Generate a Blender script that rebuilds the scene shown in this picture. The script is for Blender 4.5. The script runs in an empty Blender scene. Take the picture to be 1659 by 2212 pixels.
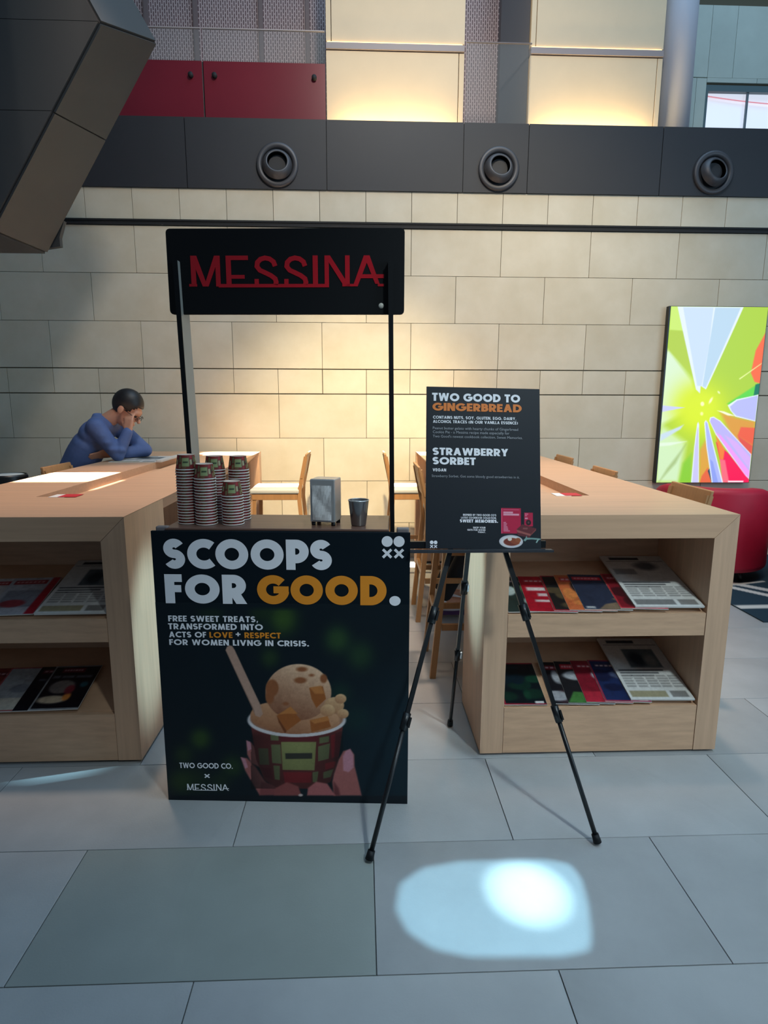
import bpy, bmesh, math, random
import numpy as np
from mathutils import Matrix, Vector
random.seed(7)
S = bpy.context.scene
COL = S.collection

# ------------------------------------------------------------------ camera
CAM_F, CAM_PITCH, CAM_YAW, CAM_ROLL, CAM_H = 1300.0, .1785, .0378, .0031, 1.53
cam = bpy.data.cameras.new('camera')
cam.sensor_fit = 'VERTICAL'; cam.sensor_height = 36.0
cam.lens = CAM_F / 2212 * 36.0
cam.clip_start = .05; cam.clip_end = 100
camo = bpy.data.objects.new('camera', cam); COL.objects.link(camo)
_fw = Vector((math.sin(CAM_YAW)*math.cos(CAM_PITCH), math.cos(CAM_YAW)*math.cos(CAM_PITCH), -math.sin(CAM_PITCH)))
_r = Vector((math.cos(CAM_YAW), -math.sin(CAM_YAW), 0)); _u = _r.cross(_fw)
_r2 = math.cos(CAM_ROLL)*_r + math.sin(CAM_ROLL)*_u; _u2 = -math.sin(CAM_ROLL)*_r + math.cos(CAM_ROLL)*_u
camo.matrix_world = Matrix(((_r2.x, _u2.x, -_fw.x, 0), (_r2.y, _u2.y, -_fw.y, 0), (_r2.z, _u2.z, -_fw.z, CAM_H), (0, 0, 0, 1)))
S.camera = camo

# ------------------------------------------------------------------ light
S.view_settings.view_transform = 'Standard'; S.view_settings.look = 'None'
S.view_settings.gamma = 1.0; S.view_settings.use_curve_mapping = False
S.view_settings.exposure = 0.0
w = bpy.data.worlds.new('world'); S.world = w; w.use_nodes = True
w.node_tree.nodes['Background'].inputs[0].default_value = (.62, .80, 1.0, 1)
w.node_tree.nodes['Background'].inputs[1].default_value = .12
def lamp(name, kind, loc, target, power, color, **kw):
    l = bpy.data.lights.new(name, kind); l.energy = power; l.color = color
    for k, v in kw.items(): setattr(l, k, v)
    o = bpy.data.objects.new(name, l); COL.objects.link(o); o.location = loc
    d = Vector(target) - Vector(loc)
    o.rotation_euler = d.to_track_quat('-Z', 'Y').to_euler()
    return o
COOL = (.62, .82, 1.0); WARM = (1.0, .80, .50); NEUT = (1.0, .93, .82)
# skylight of the atrium high above the foreground, and the glazed facade to the right
lamp('atrium_skylight', 'AREA', (2.6, 3.2, 9.5), (2.4, 2.6, 0), 350, (.43, .71, 1.0), shape='RECTANGLE', size=7, size_y=5)
lamp('daylight_facade', 'AREA', (6.2, -.6, 2.6), (.9, 2.4, .6), 160, (.55, .80, 1.0), shape='RECTANGLE', size=4.0, size_y=3.6)
# added front-right fill, then warm ceiling spots washing the back wall and the tables
lamp('front_fill_spot', 'SPOT', (2.2, -1.6, 6.0), (.85, 2.3, .75), 900, (.80, .96, 1.0), spot_size=math.radians(34), spot_blend=1.0, shadow_soft_size=.25)
lamp('wall_washer_spot', 'SPOT', (-.05, 1.5, 5.9), (-.05, 5.9, .55), 2600, (1, .79, .46), spot_size=math.radians(31), spot_blend=1.0, shadow_soft_size=.12)
lamp('wall_washer_spot', 'SPOT', (2.0, 2.4, 6.2), (1.7, 5.9, 1.0), 420, WARM, spot_size=math.radians(56), spot_blend=1.0, shadow_soft_size=.12)
lamp('wall_wash_high', 'SPOT', (.6, 1.8, 6.4), (.5, 5.9, 2.7), 620, NEUT, spot_size=math.radians(86), spot_blend=1.0, shadow_soft_size=.3)
lamp('table_spot', 'SPOT', (-1.45, 3.4, 6.4), (-1.35, 3.5, 1.08), 780, (1, .72, .53), spot_size=math.radians(34), spot_blend=.9, shadow_soft_size=.15)
lamp('table_spot', 'SPOT', (1.1, 3.6, 6.4), (1.1, 3.7, 1.08), 780, (1, .73, .54), spot_size=math.radians(34), spot_blend=.9, shadow_soft_size=.15)
# narrow sun shafts coming down through the skylight
lamp('sun_shaft', 'AREA', (-1.80, 3.99, 6.6), (-1.80, 3.99, 0), 26, (1, .96, .86), shape='RECTANGLE', size=.42, size_y=.92, spread=math.radians(1.5))
lamp('sun_shaft', 'AREA', (-.25, 5.5, 6.9), (-.25, 5.5, 0), 62, (1, .95, .84), shape='RECTANGLE', size=2.35, size_y=.34, spread=math.radians(1.5))
# added cool spots standing in for light reflected onto both tables' inner sides
lamp('bounce_spot', 'SPOT', (2.8, 3.3, 6.0), (-.95, 2.60, .52), 3800, (.42, .80, 1), spot_size=math.radians(4.6), spot_blend=.8, shadow_soft_size=.03)
lamp('bounce_spot', 'SPOT', (-2.4, 3.5, 6.0), (.517, 2.66, .88), 4800, (.42, .80, 1), spot_size=math.radians(5.0), spot_blend=.8, shadow_soft_size=.03)

# ------------------------------------------------------------------ helpers
def lin(c):
    c = np.asarray(c, dtype=float)/255.0
    return np.where(c <= .04045, c/12.92, ((c+.055)/1.055)**2.4)
def col(r, g, b): return tuple(float(v) for v in lin((r, g, b)))
_M = {}
def mat(name, rgb, rough=.5, metal=0., spec=.5, var=0., scale=6., bump=0., bscale=40., rnd=0., stretch=None, emit=0., alpha=1., trans=0., dark=None, coat=0.):
    if name in _M: return _M[name]
    m = bpy.data.materials.new(name); m.use_nodes = True; nt = m.node_tree; b = nt.nodes['Principled BSDF']
    c = col(*rgb); b.inputs['Base Color'].default_value = (*c, 1)
    b.inputs['Roughness'].default_value = rough; b.inputs['Metallic'].default_value = metal
    b.inputs['Specular IOR Level'].default_value = spec; b.inputs['Alpha'].default_value = alpha
    b.inputs['Transmission Weight'].default_value = trans; b.inputs['Coat Weight'].default_value = coat
    if emit: b.inputs['Emission Color'].default_value = (*c, 1); b.inputs['Emission Strength'].default_value = emit
    N = nt.nodes.new; L = nt.links.new
    if var or bump:
        tc = N('ShaderNodeTexCoord'); mp = N('ShaderNodeMapping'); L(tc.outputs['Object'], mp.inputs[0])
        if stretch: mp.inputs['Scale'].default_value = stretch
        oi = N('ShaderNodeObjectInfo')
        ad = N('ShaderNodeVectorMath'); ad.operation = 'ADD'; sc = N('ShaderNodeMath'); sc.operation = 'MULTIPLY'; sc.inputs[1].default_value = 37.
        L(oi.outputs['Random'], sc.inputs[0]); L(mp.outputs[0], ad.inputs[0]); L(sc.outputs[0], ad.inputs[1])
        n = N('ShaderNodeTexNoise'); n.inputs['Scale'].default_value = scale; n.inputs['Detail'].default_value = 6.; n.inputs['Roughness'].default_value = .6
        L(ad.outputs[0], n.inputs['Vector'])
        r = N('ShaderNodeMapRange'); r.inputs[1].default_value = .3; r.inputs[2].default_value = .7; r.inputs[3].default_value = 0; r.inputs[4].default_value = 1
        L(n.outputs[0], r.inputs[0])
        mx = N('ShaderNodeMix'); mx.data_type = 'RGBA'; L(r.outputs[0], mx.inputs[0])
        d = col(*dark) if dark else tuple(v*(1-var) for v in c)
        mx.inputs[6].default_value = (*d, 1); mx.inputs[7].default_value = (*[min(1, v*(1+var*.4)) for v in c], 1)
        out = mx.outputs[2]
        if rnd:
            mr = N('ShaderNodeMapRange'); mr.inputs[3].default_value = 1-rnd; mr.inputs[4].default_value = 1+rnd*.5; L(oi.outputs['Random'], mr.inputs[0])
            hs = N('ShaderNodeHueSaturation'); L(mr.outputs[0], hs.inputs['Value']); L(out, hs.inputs['Color']); out = hs.outputs[0]
        if var: L(out, b.inputs['Base Color'])
        if bump:
            n2 = N('ShaderNodeTexNoise'); n2.inputs['Scale'].default_value = bscale; n2.inputs['Detail'].default_value = 4.; L(ad.outputs[0], n2.inputs['Vector'])
            bp = N('ShaderNodeBump'); bp.inputs['Strength'].default_value = bump; bp.inputs['Distance'].default_value = .002
            L(n2.outputs[0], bp.inputs['Height']); L(bp.outputs[0], b.inputs['Normal'])
    _M[name] = m; return m
def attr_mat(name, rough=.5, emit=0., spec=.5):
    if name in _M: return _M[name]
    m = bpy.data.materials.new(name); m.use_nodes = True; nt = m.node_tree; b = nt.nodes['Principled BSDF']
    a = nt.nodes.new('ShaderNodeVertexColor'); a.layer_name = 'Col'
    b.inputs['Roughness'].default_value = rough; b.inputs['Specular IOR Level'].default_value = spec
    if emit:
        nt.links.new(a.outputs[0], b.inputs['Emission Color']); b.inputs['Emission Strength'].default_value = emit
        b.inputs['Base Color'].default_value = (.01, .01, .01, 1)
    else: nt.links.new(a.outputs[0], b.inputs['Base Color'])
    _M[name] = m; return m

class MB:
    def __init__(s): s.v = []; s.f = []; s.smooth = []
    def add(s, vs, fs, sm=False):
        n = len(s.v); s.v += [tuple(v) for v in vs]; s.f += [tuple(i+n for i in f) for f in fs]; s.smooth += [sm]*len(fs); return s
    def box(s, x0, y0, z0, x1, y1, z1):
        return s.add([(x0,y0,z0),(x1,y0,z0),(x1,y1,z0),(x0,y1,z0),(x0,y0,z1),(x1,y0,z1),(x1,y1,z1),(x0,y1,z1)],
                     [(0,3,2,1),(4,5,6,7),(0,1,5,4),(1,2,6,5),(2,3,7,6),(3,0,4,7)])
    def prism(s, pts, a, b, axis='y'):
        """outline in two axes extruded between a and b along axis"""
        def P(p, t): return (p[0], t, p[1]) if axis == 'y' else ((t, p[0], p[1]) if axis == 'x' else (p[0], p[1], t))
        n = len(pts); vs = [P(p, a) for p in pts]+[P(p, b) for p in pts]
        return s.add(vs, [tuple(range(n)), tuple(range(2*n-1, n-1, -1))]+[(i, n+i, n+(i+1) % n, (i+1) % n) for i in range(n)])
    def hull(s, a, b):
        n = len(a); return s.add(list(a)+list(b), [tuple(range(n)), tuple(range(2*n-1, n-1, -1))]+[(i, n+i, n+(i+1) % n, (i+1) % n) for i in range(n)])
    def tube(s, pts, rad, seg=10, cap=True, flat=None):
        pts = [Vector(p) for p in pts]; rs = rad if isinstance(rad, (list, tuple)) else [rad]*len(pts); vs = []; up = None
        for i, p in enumerate(pts):
            d = (pts[min(i+1, len(pts)-1)]-pts[max(i-1, 0)]).normalized()
            if up is None: up = Vector((0, 0, 1)) if abs(d.z) < .9 else Vector((0, 1, 0))
            a = d.cross(up).normalized(); b = a.cross(d).normalized(); up = b
            for k in range(seg):
                t = 2*math.pi*(k+.5)/seg; vs.append(p+rs[i]*(math.cos(t)*a+math.sin(t)*b*(flat or 1)))
        n = len(pts); fs = [(i*seg+k, i*seg+(k+1) % seg, (i+1)*seg+(k+1) % seg, (i+1)*seg+k) for i in range(n-1) for k in range(seg)]
        s.add(vs, fs, seg > 4)
        if cap: s.add(vs[:seg], [tuple(range(seg-1, -1, -1))]); s.add(vs[-seg:], [tuple(range(seg))])
        return s
    def lathe(s, prof, seg=32, axis='z', c=(0, 0, 0), sm=True):
        vs = []
        for r_, h_ in prof:
            for k in range(seg):
                t = 2*math.pi*k/seg; a, b = r_*math.cos(t), r_*math.sin(t)
                vs.append((c[0]+a, c[1]+b, c[2]+h_) if axis == 'z' else (c[0]+a, c[1]+h_, c[2]+b))
        fs = [(i*seg+k, i*seg+(k+1) % seg, (i+1)*seg+(k+1) % seg, (i+1)*seg+k) for i in range(len(prof)-1) for k in range(seg)]
        return s.add(vs, fs, sm)
    def ell(s, c, r, M=None, seg=20, rings=12):
        vs = []; fs = []
        for i in range(rings+1):
            ph = math.pi*i/rings
            for k in range(seg):
                t = 2*math.pi*k/seg; p = Vector((r[0]*math.sin(ph)*math.cos(t), r[1]*math.sin(ph)*math.sin(t), r[2]*math.cos(ph)))
                if M: p = M @ p
                vs.append(tuple(p+Vector(c)))
        fs = [(i*seg+k, (i+1)*seg+k, (i+1)*seg+(k+1) % seg, i*seg+(k+1) % seg) for i in range(rings) for k in range(seg)]
        return s.add(vs, fs, True)
    def mesh(s, name, m=None, bevel=0):
        me = bpy.data.meshes.new(name); me.from_pydata(s.v, [], s.f); me.polygons.foreach_set('use_smooth', s.smooth)
        bm = bmesh.new(); bm.from_mesh(me)
        bmesh.ops.remove_doubles(bm, verts=bm.verts, dist=1e-6)
        bmesh.ops.recalc_face_normals(bm, faces=bm.faces)
        if bevel: bmesh.ops.bevel(bm, geom=[e for e in bm.edges], offset=bevel, segments=2, affect='EDGES', profile=.5)
        bm.to_mesh(me); bm.free()
        if m: me.materials.append(m)
        return me
def link(name, me, parent=None, loc=None, rot=None):
    o = bpy.data.objects.new(name, me); COL.objects.link(o)
    if parent: o.parent = parent
    if loc is not None: o.location = loc
    if rot is not None: o.rotation_euler = rot
    return o
def ob(name, mb, m, parent=None, bevel=0, loc=None, rot=None): return link(name, mb.mesh(name, m, bevel), parent, loc, rot)
def bx(name, dims, m, parent=None, bevel=0): return ob(name, MB().box(*dims), m, parent, bevel)
def tag(o, label=None, cat=None, group=None, kind=None):
    if label: o['label'] = label
    if cat: o['category'] = cat
    if group: o['group'] = group
    if kind: o['kind'] = kind
    return o
def thing(name, label, cat, loc=(0, 0, 0), rotz=0, group=None):
    o = link(name, None, None, loc, (0, 0, rotz)); return tag(o, label, cat, group)
def copy_tree(o, parent=None):
    c = o.copy(); COL.objects.link(c); c.parent = parent
    for ch in list(o.children): copy_tree(ch, c)
    return c

# ---------- print painter: a colour field laid on a fine grid of real quads
class Canvas:
    def __init__(s, nx, ny, corners):
        """corners (bl, br, tl, tr) give drawing coordinates over the sheet"""
        s.nx, s.ny = nx, ny
        a, b = np.meshgrid(np.linspace(0, 1, nx), np.linspace(0, 1, ny)); bl, br, tl, tr = [np.array(c, float) for c in corners]
        P = (bl*(1-a)[..., None]+br*a[..., None])*(1-b)[..., None]+(tl*(1-a)[..., None]+tr*a[..., None])*b[..., None]
        s.X, s.Y = P[..., 0], P[..., 1]; s.C = np.zeros((ny, nx, 3))
        rs = np.random.RandomState(3); s.noise = sum(np.kron(rs.rand(ny//k+2, nx//k+2), np.ones((k, k)))[:ny, :nx]*g for k, g in ((1, .3), (3, .4), (7, .3)))-.5
    def fill(s, c): s.C[:] = c; return s
    def mixm(s, m, c):
        c = np.asarray(c, float); s.C = s.C*(1-m[..., None])+c*m[..., None]; return s
    def ell(s, cx, cy, rx, ry, c, soft=4., rot=0.):
        t = math.radians(rot); dx, dy = s.X-cx, s.Y-cy; a = dx*math.cos(t)+dy*math.sin(t); b = -dx*math.sin(t)+dy*math.cos(t)
        d = (np.sqrt((a/rx)**2+(b/ry)**2)-1)*min(rx, ry); return s.mixm(np.clip(.5-d/soft, 0, 1), c)
    def glow(s, cx, cy, r, c, k=1.): return s.mixm(np.clip(k*np.exp(-((s.X-cx)**2+(s.Y-cy)**2)/(r*r)*1.4), 0, 1), c)
    def poly(s, pts, c, soft=4., a=1.):
        d2 = np.full(s.X.shape, 1e18); ins = np.zeros(s.X.shape, bool); n = len(pts)
        for i in range(n):
            x0, y0 = pts[i]; x1, y1 = pts[(i+1) % n]; ex, ey = x1-x0, y1-y0
            t = np.clip(((s.X-x0)*ex+(s.Y-y0)*ey)/(ex*ex+ey*ey+1e-9), 0, 1)
            d2 = np.minimum(d2, (s.X-x0-t*ex)**2+(s.Y-y0-t*ey)**2)
            cr = ((y0 > s.Y) != (y1 > s.Y)); xi = x0+(s.Y-y0)*ex/(ey if abs(ey) > 1e-9 else 1e-9); ins ^= (cr & (s.X < xi))
        d = np.sqrt(d2)*np.where(ins, -1, 1); return s.mixm(a*np.clip(.5-d/soft, 0, 1), c)
    def rect(s, x0, y0, x1, y1, c, soft=3., a=1.): return s.poly([(x0, y0), (x1, y0), (x1, y1), (x0, y1)], c, soft, a)
    def grain(s, k): s.C = np.clip(s.C*(1+s.noise[..., None]*k), 0, 255); return s
    def mesh(s, name, w_, h_, m, y=0.):
        nx, ny = s.nx, s.ny; a, b = np.meshgrid(np.linspace(0, w_, nx), np.linspace(0, h_, ny))
        co = np.stack([a, np.full(a.shape, y), b], -1).reshape(-1, 3)
        i = (np.arange(ny-1)[:, None]*nx+np.arange(nx-1)[None, :]).reshape(-1); q = np.stack([i, i+1, i+nx+1, i+nx], -1)
        me = bpy.data.meshes.new(name); me.vertices.add(len(co)); me.vertices.foreach_set('co', co.astype(np.float32).reshape(-1))
        me.loops.add(q.size); me.loops.foreach_set('vertex_index', q.astype(np.int32).reshape(-1))
        me.polygons.add(len(q)); me.polygons.foreach_set('loop_start', (np.arange(len(q))*4).astype(np.int32))
        try: me.polygons.foreach_set('loop_total', np.full(len(q), 4, np.int32))
        except Exception: pass
        me.update(calc_edges=True); me.validate()
        ca = me.color_attributes.new('Col', 'FLOAT_COLOR', 'POINT')
        rgba = np.ones((len(co), 4), np.float32); rgba[:, :3] = lin(np.clip(s.C, 0, 255)).reshape(-1, 3); ca.data.foreach_set('color', rgba.reshape(-1))
        me.materials.append(m); return me

# ---------- stroke lettering (geometric sans, capitals)
def arc(cx, cy, rx, ry, a0, a1, n=18): return [(cx+rx*math.cos(math.radians(a0+(a1-a0)*i/n)), cy+ry*math.sin(math.radians(a0+(a1-a0)*i/n))) for i in range(n+1)]
def glyph(ch, w):
    r = w/2; o = []; st = lambda pts, cl=False: o.append(('s', pts, cl)); q = lambda *p: o.append(('q', p))
    def dg(x0, y0, x1, y1, k=1.):
        t = min(.5*w*k*math.hypot(x1-x0, y1-y0)/abs(y1-y0), .8*w); q((x0-t, y0), (x0+t, y0), (x1+t, y1), (x1-t, y1))
    R = lambda x0, y0, x1, y1: q((x0, y0), (x1, y0), (x1, y1), (x0, y1))
    W = .6
    if ch == ' ': return [], .30
    if ch in 'O0Q': W = 1.02; st(arc(.51, .5, .51-r, .5-r, 0, 360, 40)[:-1], True)
    elif ch == 'C': W = .80; st(arc(.52, .5, .52-r, .5-r, 48, 312, 32))
    elif ch == 'G': W = .98; st(arc(.51, .5, .51-r, .5-r, 42, 352, 34)); R(.52, .5-w*.42, 1.0, .5+w*.42)
    elif ch == 'S':
        W = .52+w*.5; c = W/2; rx = W/2-r; ry = (1-w)/4
        st(arc(c, .5+ry, rx, ry, 28, 270, 22)+arc(c, .5-ry, rx, ry, 90, -152, 22)[1:])
    elif ch == 'P': W = .46+w*.75; R(0, 0, w, 1); k = .29-r*.3; st([(r, 1-r)]+arc(W-k-r*.2-r*.6, 1-r-k, k, k, 90, -90)+[(r, 1-r-2*k)])
    elif ch == 'R': W = .50+w*.75; R(0, 0, w, 1); k = .27-r*.3; st([(r, 1-r)]+arc(W-k-r*1.1, 1-r-k, k, k, 90, -90)+[(r, 1-r-2*k)]); dg(W-r*1.1, 0, W*.42, .5)
    elif ch == 'B':
        W = .46+w*.75; R(0, 0, w, 1); k1 = (1-w)*.235; k2 = (1-w)*.265
        st([(r, 1-r)]+arc(W-k1-r*1.2, 1-r-k1, k1, k1, 90, -90)+[(r, 1-r-2*k1)]); st([(r, r+2*k2)]+arc(W-k2-r*.9, r+k2, k2, k2, 90, -90)+[(r, r)])
    elif ch == 'D': W = .74+w*.3; R(0, 0, w, 1); st([(r, 1-r)]+arc(W-.5, .5, .5-r, .5-r, 90, -90, 26)+[(r, r)])
    elif ch == 'F': W = .40+w*.4; R(0, 0, w, 1); R(0, 1-w*.92, W, 1); R(0, .5-w*.40, W*.94, .5+w*.46)
    elif ch == 'E': W = .42+w*.4; R(0, 0, w, 1); R(0, 1-w*.92, W, 1); R(0, .5-w*.43, W*.94, .5+w*.43); R(0, 0, W, w*.92)
    elif ch == 'L': W = .38+w*.4; R(0, 0, w, 1); R(0, 0, W, w*.92)
    elif ch == 'T': W = .48+w*.5; R(W/2-r, 0, W/2+r, 1); R(0, 1-w*.92, W, 1)
    elif ch in 'I|': W = w; R(0, 0, w, 1)
    elif ch == 'H': W = .55+w*.5; R(0, 0, w, 1); R(W-w, 0, W, 1); R(0, .5-r*.9, W, .5+r*.9)
    elif ch == 'N': W = .58+w*.6; R(0, 0, w*.95, 1); R(W-w*.95, 0, W, 1); dg(w*.55, 1, W-w*.55, 0, .95)
    elif ch == 'M': W = .82+w*.5; dg(w*.5, 0, w*.7+.06, 1, .92); dg(W-w*.5, 0, W-w*.7-.06, 1, .92); dg(w*.7+.06, 1, W/2, 0, .85); dg(W-w*.7-.06, 1, W/2, 0, .85)
    elif ch == 'W': W = 1.05+w*.5; a = w*.55; b = W/2; dg(a, 1, W*.28, 0, .88); dg(b, 1, W*.28, 0, .88); dg(b, 1, W*.72, 0, .88); dg(W-a, 1, W*.72, 0, .88)
    elif ch == 'V': W = .70+w*.6; dg(w*.6, 1, W/2, 0); dg(W-w*.6, 1, W/2, 0)
    elif ch == 'A': W = .70+w*.6; dg(w*.6, 0, W/2, 1); dg(W-w*.6, 0, W/2, 1); R(W*.24, .20, W*.76, .20+w*.8)
    elif ch == 'X': W = .60+w*.6; dg(w*.6, 1, W-w*.6, 0); dg(w*.6, 0, W-w*.6, 1)
    elif ch == 'Y': W = .62+w*.6; R(W/2-r, 0, W/2+r, .48); dg(w*.6, 1, W/2, .42); dg(W-w*.6, 1, W/2, .42)
    elif ch == 'K': W = .56+w*.6; R(0, 0, w, 1); dg(W-w*.6, 1, w*.9, .45); dg(W-w*.5, 0, w*1.1, .55)
    elif ch == 'U': W = .56+w*.5; st([(r, 1)]+arc(W/2, W/2, W/2-r, W/2-r, 180, 360, 20)+[(W-r, 1)])
    elif ch == '.': W = w*1.1; st(arc(W/2, W/2*.95, W/4, W/4, 0, 360, 16)[:-1], True); o[-1] = ('c', (W/2, W/2), W/2)
    elif ch == ',': W = w*1.1; q((W*.3, -.14), (W*.6, -.14), (W, w), (W*.3, w))
    elif ch == "'": W = w*.9; q((0, 1), (W, 1), (W*.7, .68), (W*.2, .68))
    elif ch == '+': W = .46; R(0, .40-w*.3, W, .40+w*.3); R(W/2-w*.3, .17, W/2+w*.3, .63)
    elif ch == '(': W = .26+r; st(arc(.55, .42, .55-r, .62, 140, 220, 8))
    elif ch == ')': W = .26+r; st(arc(W-.55, .42, .55-r, .62, 40, -40, 8))
    elif ch == '-': W = .3; R(0, .42-r*.8, .3, .42+r*.8)
    return o, W
def stroke_faces(pts, w, closed):
    n = len(pts); L = []; Rr = []
    for i in range(n):
        p0 = pts[i-1] if (i > 0 or closed) else pts[i]; p1 = pts[(i+1) % n] if (i < n-1 or closed) else pts[i]; p = pts[i]
        def nrm(a, b):
            dx, dy = b[0]-a[0], b[1]-a[1]; l = math.hypot(dx, dy) or 1; return (-dy/l, dx/l)
        a = nrm(p0, p) if p0 != p else nrm(p, p1); b = nrm(p, p1) if p1 != p else a
        mx, my = a[0]+b[0], a[1]+b[1]; l = math.hypot(mx, my) or 1; mx, my = mx/l, my/l; k = min(1/max(.35, mx*a[0]+my*a[1]), 1.6)*w/2
        L.append((p[0]+mx*k, p[1]+my*k)); Rr.append((p[0]-mx*k, p[1]-my*k))
    return [(L[i], Rr[i], Rr[(i+1) % n], L[(i+1) % n]) for i in range(n if closed else n-1)]
def lettering(mb, text, x, z, width, height, wt=.2, track=.10, y=0., per=None):
    """capitals with their baseline left corner at x,z; fitted to width and height"""
    items = []; cx = 0.
    for ch in text:
        g, W = glyph(ch, wt); items.append((g, cx)); cx += W+track
    tot = max(cx-track, .01); sx = (width/tot) if width else height; sz = height; k = 0
    for g, ox in items:
        if per is not None:
            if not g: continue
            mb = MB(); per.append(mb)
        for it in g:
            k += 1; yy = y-1.5e-5*(k % 7)
            if it[0] == 'q': polys = [it[1]]
            elif it[0] == 'c': polys = [[(it[1][0]+it[2]*math.cos(t*math.pi/10), it[1][1]+it[2]*math.sin(t*math.pi/10)) for t in range(20)]]
            else: polys = stroke_faces(it[1], wt, it[2])
            for P in polys: mb.add([(x+(ox+p[0])*sx, yy, z+p[1]*sz) for p in P], [tuple(range(len(P)))])
    return mb
def small_text(text, x, z, width, y, rgb_mat, name, parent, weight=.0):
    cu = bpy.data.curves.new('tmp_text', 'FONT'); cu.body = text; cu.size = 1; cu.offset = weight; cu.resolution_u = 2
    o = bpy.data.objects.new('tmp_text', cu); COL.objects.link(o); bpy.context.view_layer.update()
    dg = bpy.context.evaluated_depsgraph_get(); me = bpy.data.meshes.new_from_object(o.evaluated_get(dg))
    bpy.data.objects.remove(o); bpy.data.curves.remove(cu)
    n = len(me.vertices); co = np.zeros(n*3, np.float32); me.vertices.foreach_get('co', co); co = co.reshape(-1, 3)
    s = width/(co[:, 0].max()-co[:, 0].min()); c2 = np.zeros_like(co); c2[:, 0] = x+(co[:, 0]-co[:, 0].min())*s; c2[:, 2] = z+co[:, 1]*s; c2[:, 1] = y
    me.vertices.foreach_set('co', c2.reshape(-1)); me.materials.clear(); me.materials.append(rgb_mat); me.name = name; me.update()
    return link(name, me, parent)

# ------------------------------------------------------------------ materials
M_TILE = mat('floor_tile', (166, 167, 167), .42, var=.16, scale=2.2, bump=.25, bscale=160, rnd=.10)
M_TILE_D = mat('floor_tile_dark', (143, 148, 144), .40, var=.12, scale=2.2, bump=.2, bscale=160, rnd=.03)
M_GROUT = mat('grout', (92, 92, 90), .8)
M_STONE = mat('limestone', (214, 205, 186), .62, var=.06, scale=2.4, bump=.12, bscale=90, rnd=.05, dark=(202, 191, 168))
M_JOINT = mat('wall_joint', (92, 84, 66), .8)
M_DARK = mat('charcoal_metal', (41, 43, 49), .55, var=.06, scale=3)
M_BLACKGAP = mat('dark_gap', (22, 23, 26), .7)
M_BEAM = mat('beam_panel', (54, 58, 61), .55, var=.06, scale=2)
M_NOZZLE = mat('nozzle_metal', (74, 75, 80), .5, metal=.4)
M_BORE = mat('nozzle_bore', (2, 2, 3), .9, spec=.0)
M_WOOD = mat('oak_veneer', (206, 165, 132), .45, var=.16, scale=5, stretch=(1.2, .25, 9), bump=.08, bscale=60)
M_WOODT = mat('oak_veneer_top', (206, 165, 132), .42, var=.12, scale=5, stretch=(.35, 7, 9), bump=.05, bscale=60)
M_WOODV = mat('oak_veneer_upright', (204, 165, 134), .45, var=.14, scale=5, stretch=(9, 9, .4), bump=.08, bscale=60)
M_STOOL = mat('stool_beech', (180, 132, 86), .45, var=.14, scale=6, stretch=(8, 8, .6))
M_PAD = mat('seat_pad', (206, 204, 196), .6)
M_BLACK = mat('black_board', (9, 11, 15), .55, spec=.3)
M_BLACK2 = mat('black_plastic', (14, 17, 20), .38)
M_NAVY = mat('poster_ground', (3, 17, 26), .6, spec=.2)
M_WHITEP = mat('white_print', (232, 230, 234), .55)
M_ORANGEP = mat('orange_print', (226, 138, 30), .55)
M_ORANGEM = mat('orange_print_menu', (216, 116, 34), .55)
M_REDL = mat('red_letter', (205, 18, 36), .35)
M_CHROME = mat('brushed_steel', (214, 212, 210), .30, metal=.75)
M_STEELD = mat('dark_steel', (150, 146, 144), .2, metal=.85)
M_COUNTER = mat('walnut_counter', (108, 78, 66), .35, var=.2, scale=5, stretch=(.6, 8, 1))
M_GREYP = mat('grey_laminate', (150, 147, 138), .5)
P_PRINT = attr_mat('colour_print', .55, spec=.3)
P_COVER = attr_mat('magazine_cover', .32, spec=.5)
P_NEWS = attr_mat('newsprint', .85, spec=.1)
P_SCREEN = attr_mat('screen_image', .4, emit=1.0)

# ------------------------------------------------------------------ floor
floor = tag(bx('floor', (-6, -3.5, -.06, 6.5, 6.9, -.006), M_GROUT), kind='structure')
TB = MB().box(-.4985, -.2485, -.0059, .4985, .2485, 0.).mesh('tile', M_TILE, .0012)
TBd = TB.copy(); TBd.materials.clear(); TBd.materials.append(M_TILE_D)
for j in range(-2, 10):
    y0 = 1.386+.5*j
    for i in range(-5, 6):
        x0 = .036+.9915*i+(.5 if j % 2 else 0)
        cx, cy = x0+.496, y0+.25
        if cy > 5.9 or abs(cx) > 4.6: continue
        t = link('tile', TBd if (j == 0 and i == -1) else TB, floor, (cx, cy, 0)); t.scale = (.9915, 1, 1)

# ------------------------------------------------------------------ back wall
YW = 5.9
wall = tag(bx('wall_back', (-4.6, YW+.012, 0, 5.2, YW+.10, 3.43), M_JOINT), kind='structure')
rows = [(0., .352, .474, .84), (.357, .774, .055, .84), (.779, 1.194, .474, .84), (1.198, 1.612, .05, .84), (1.622, 1.844, .05, .42),
        (1.854, 2.274, .472, .84), (2.278, 2.698, .89, .84), (2.702, 3.108, .467, .84), (3.165, 3.425, .048, .42)]
for z0, z1, xo, st in rows:
    g = .0022; me = MB().box(-st/2+g, 0, z0, st/2-g, .014, z1).mesh('stone_tile', M_STONE, .0012)
    k0 = math.floor((-4.4-xo)/st)
    for k in range(k0, int((5.0-xo)/st)+1): link('stone_tile', me, wall, (xo+(k+.5)*st, YW, 0))
ob('panel_outline', MB().box(-.370, YW-.001, 1.620, -.364, YW+.012, 1.846).box(.047, YW-.001, 1.620, .053, YW+.012, 1.846).box(-.364, YW-.001, 1.616, .047, YW+.012, 1.622), M_JOINT, wall)
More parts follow.
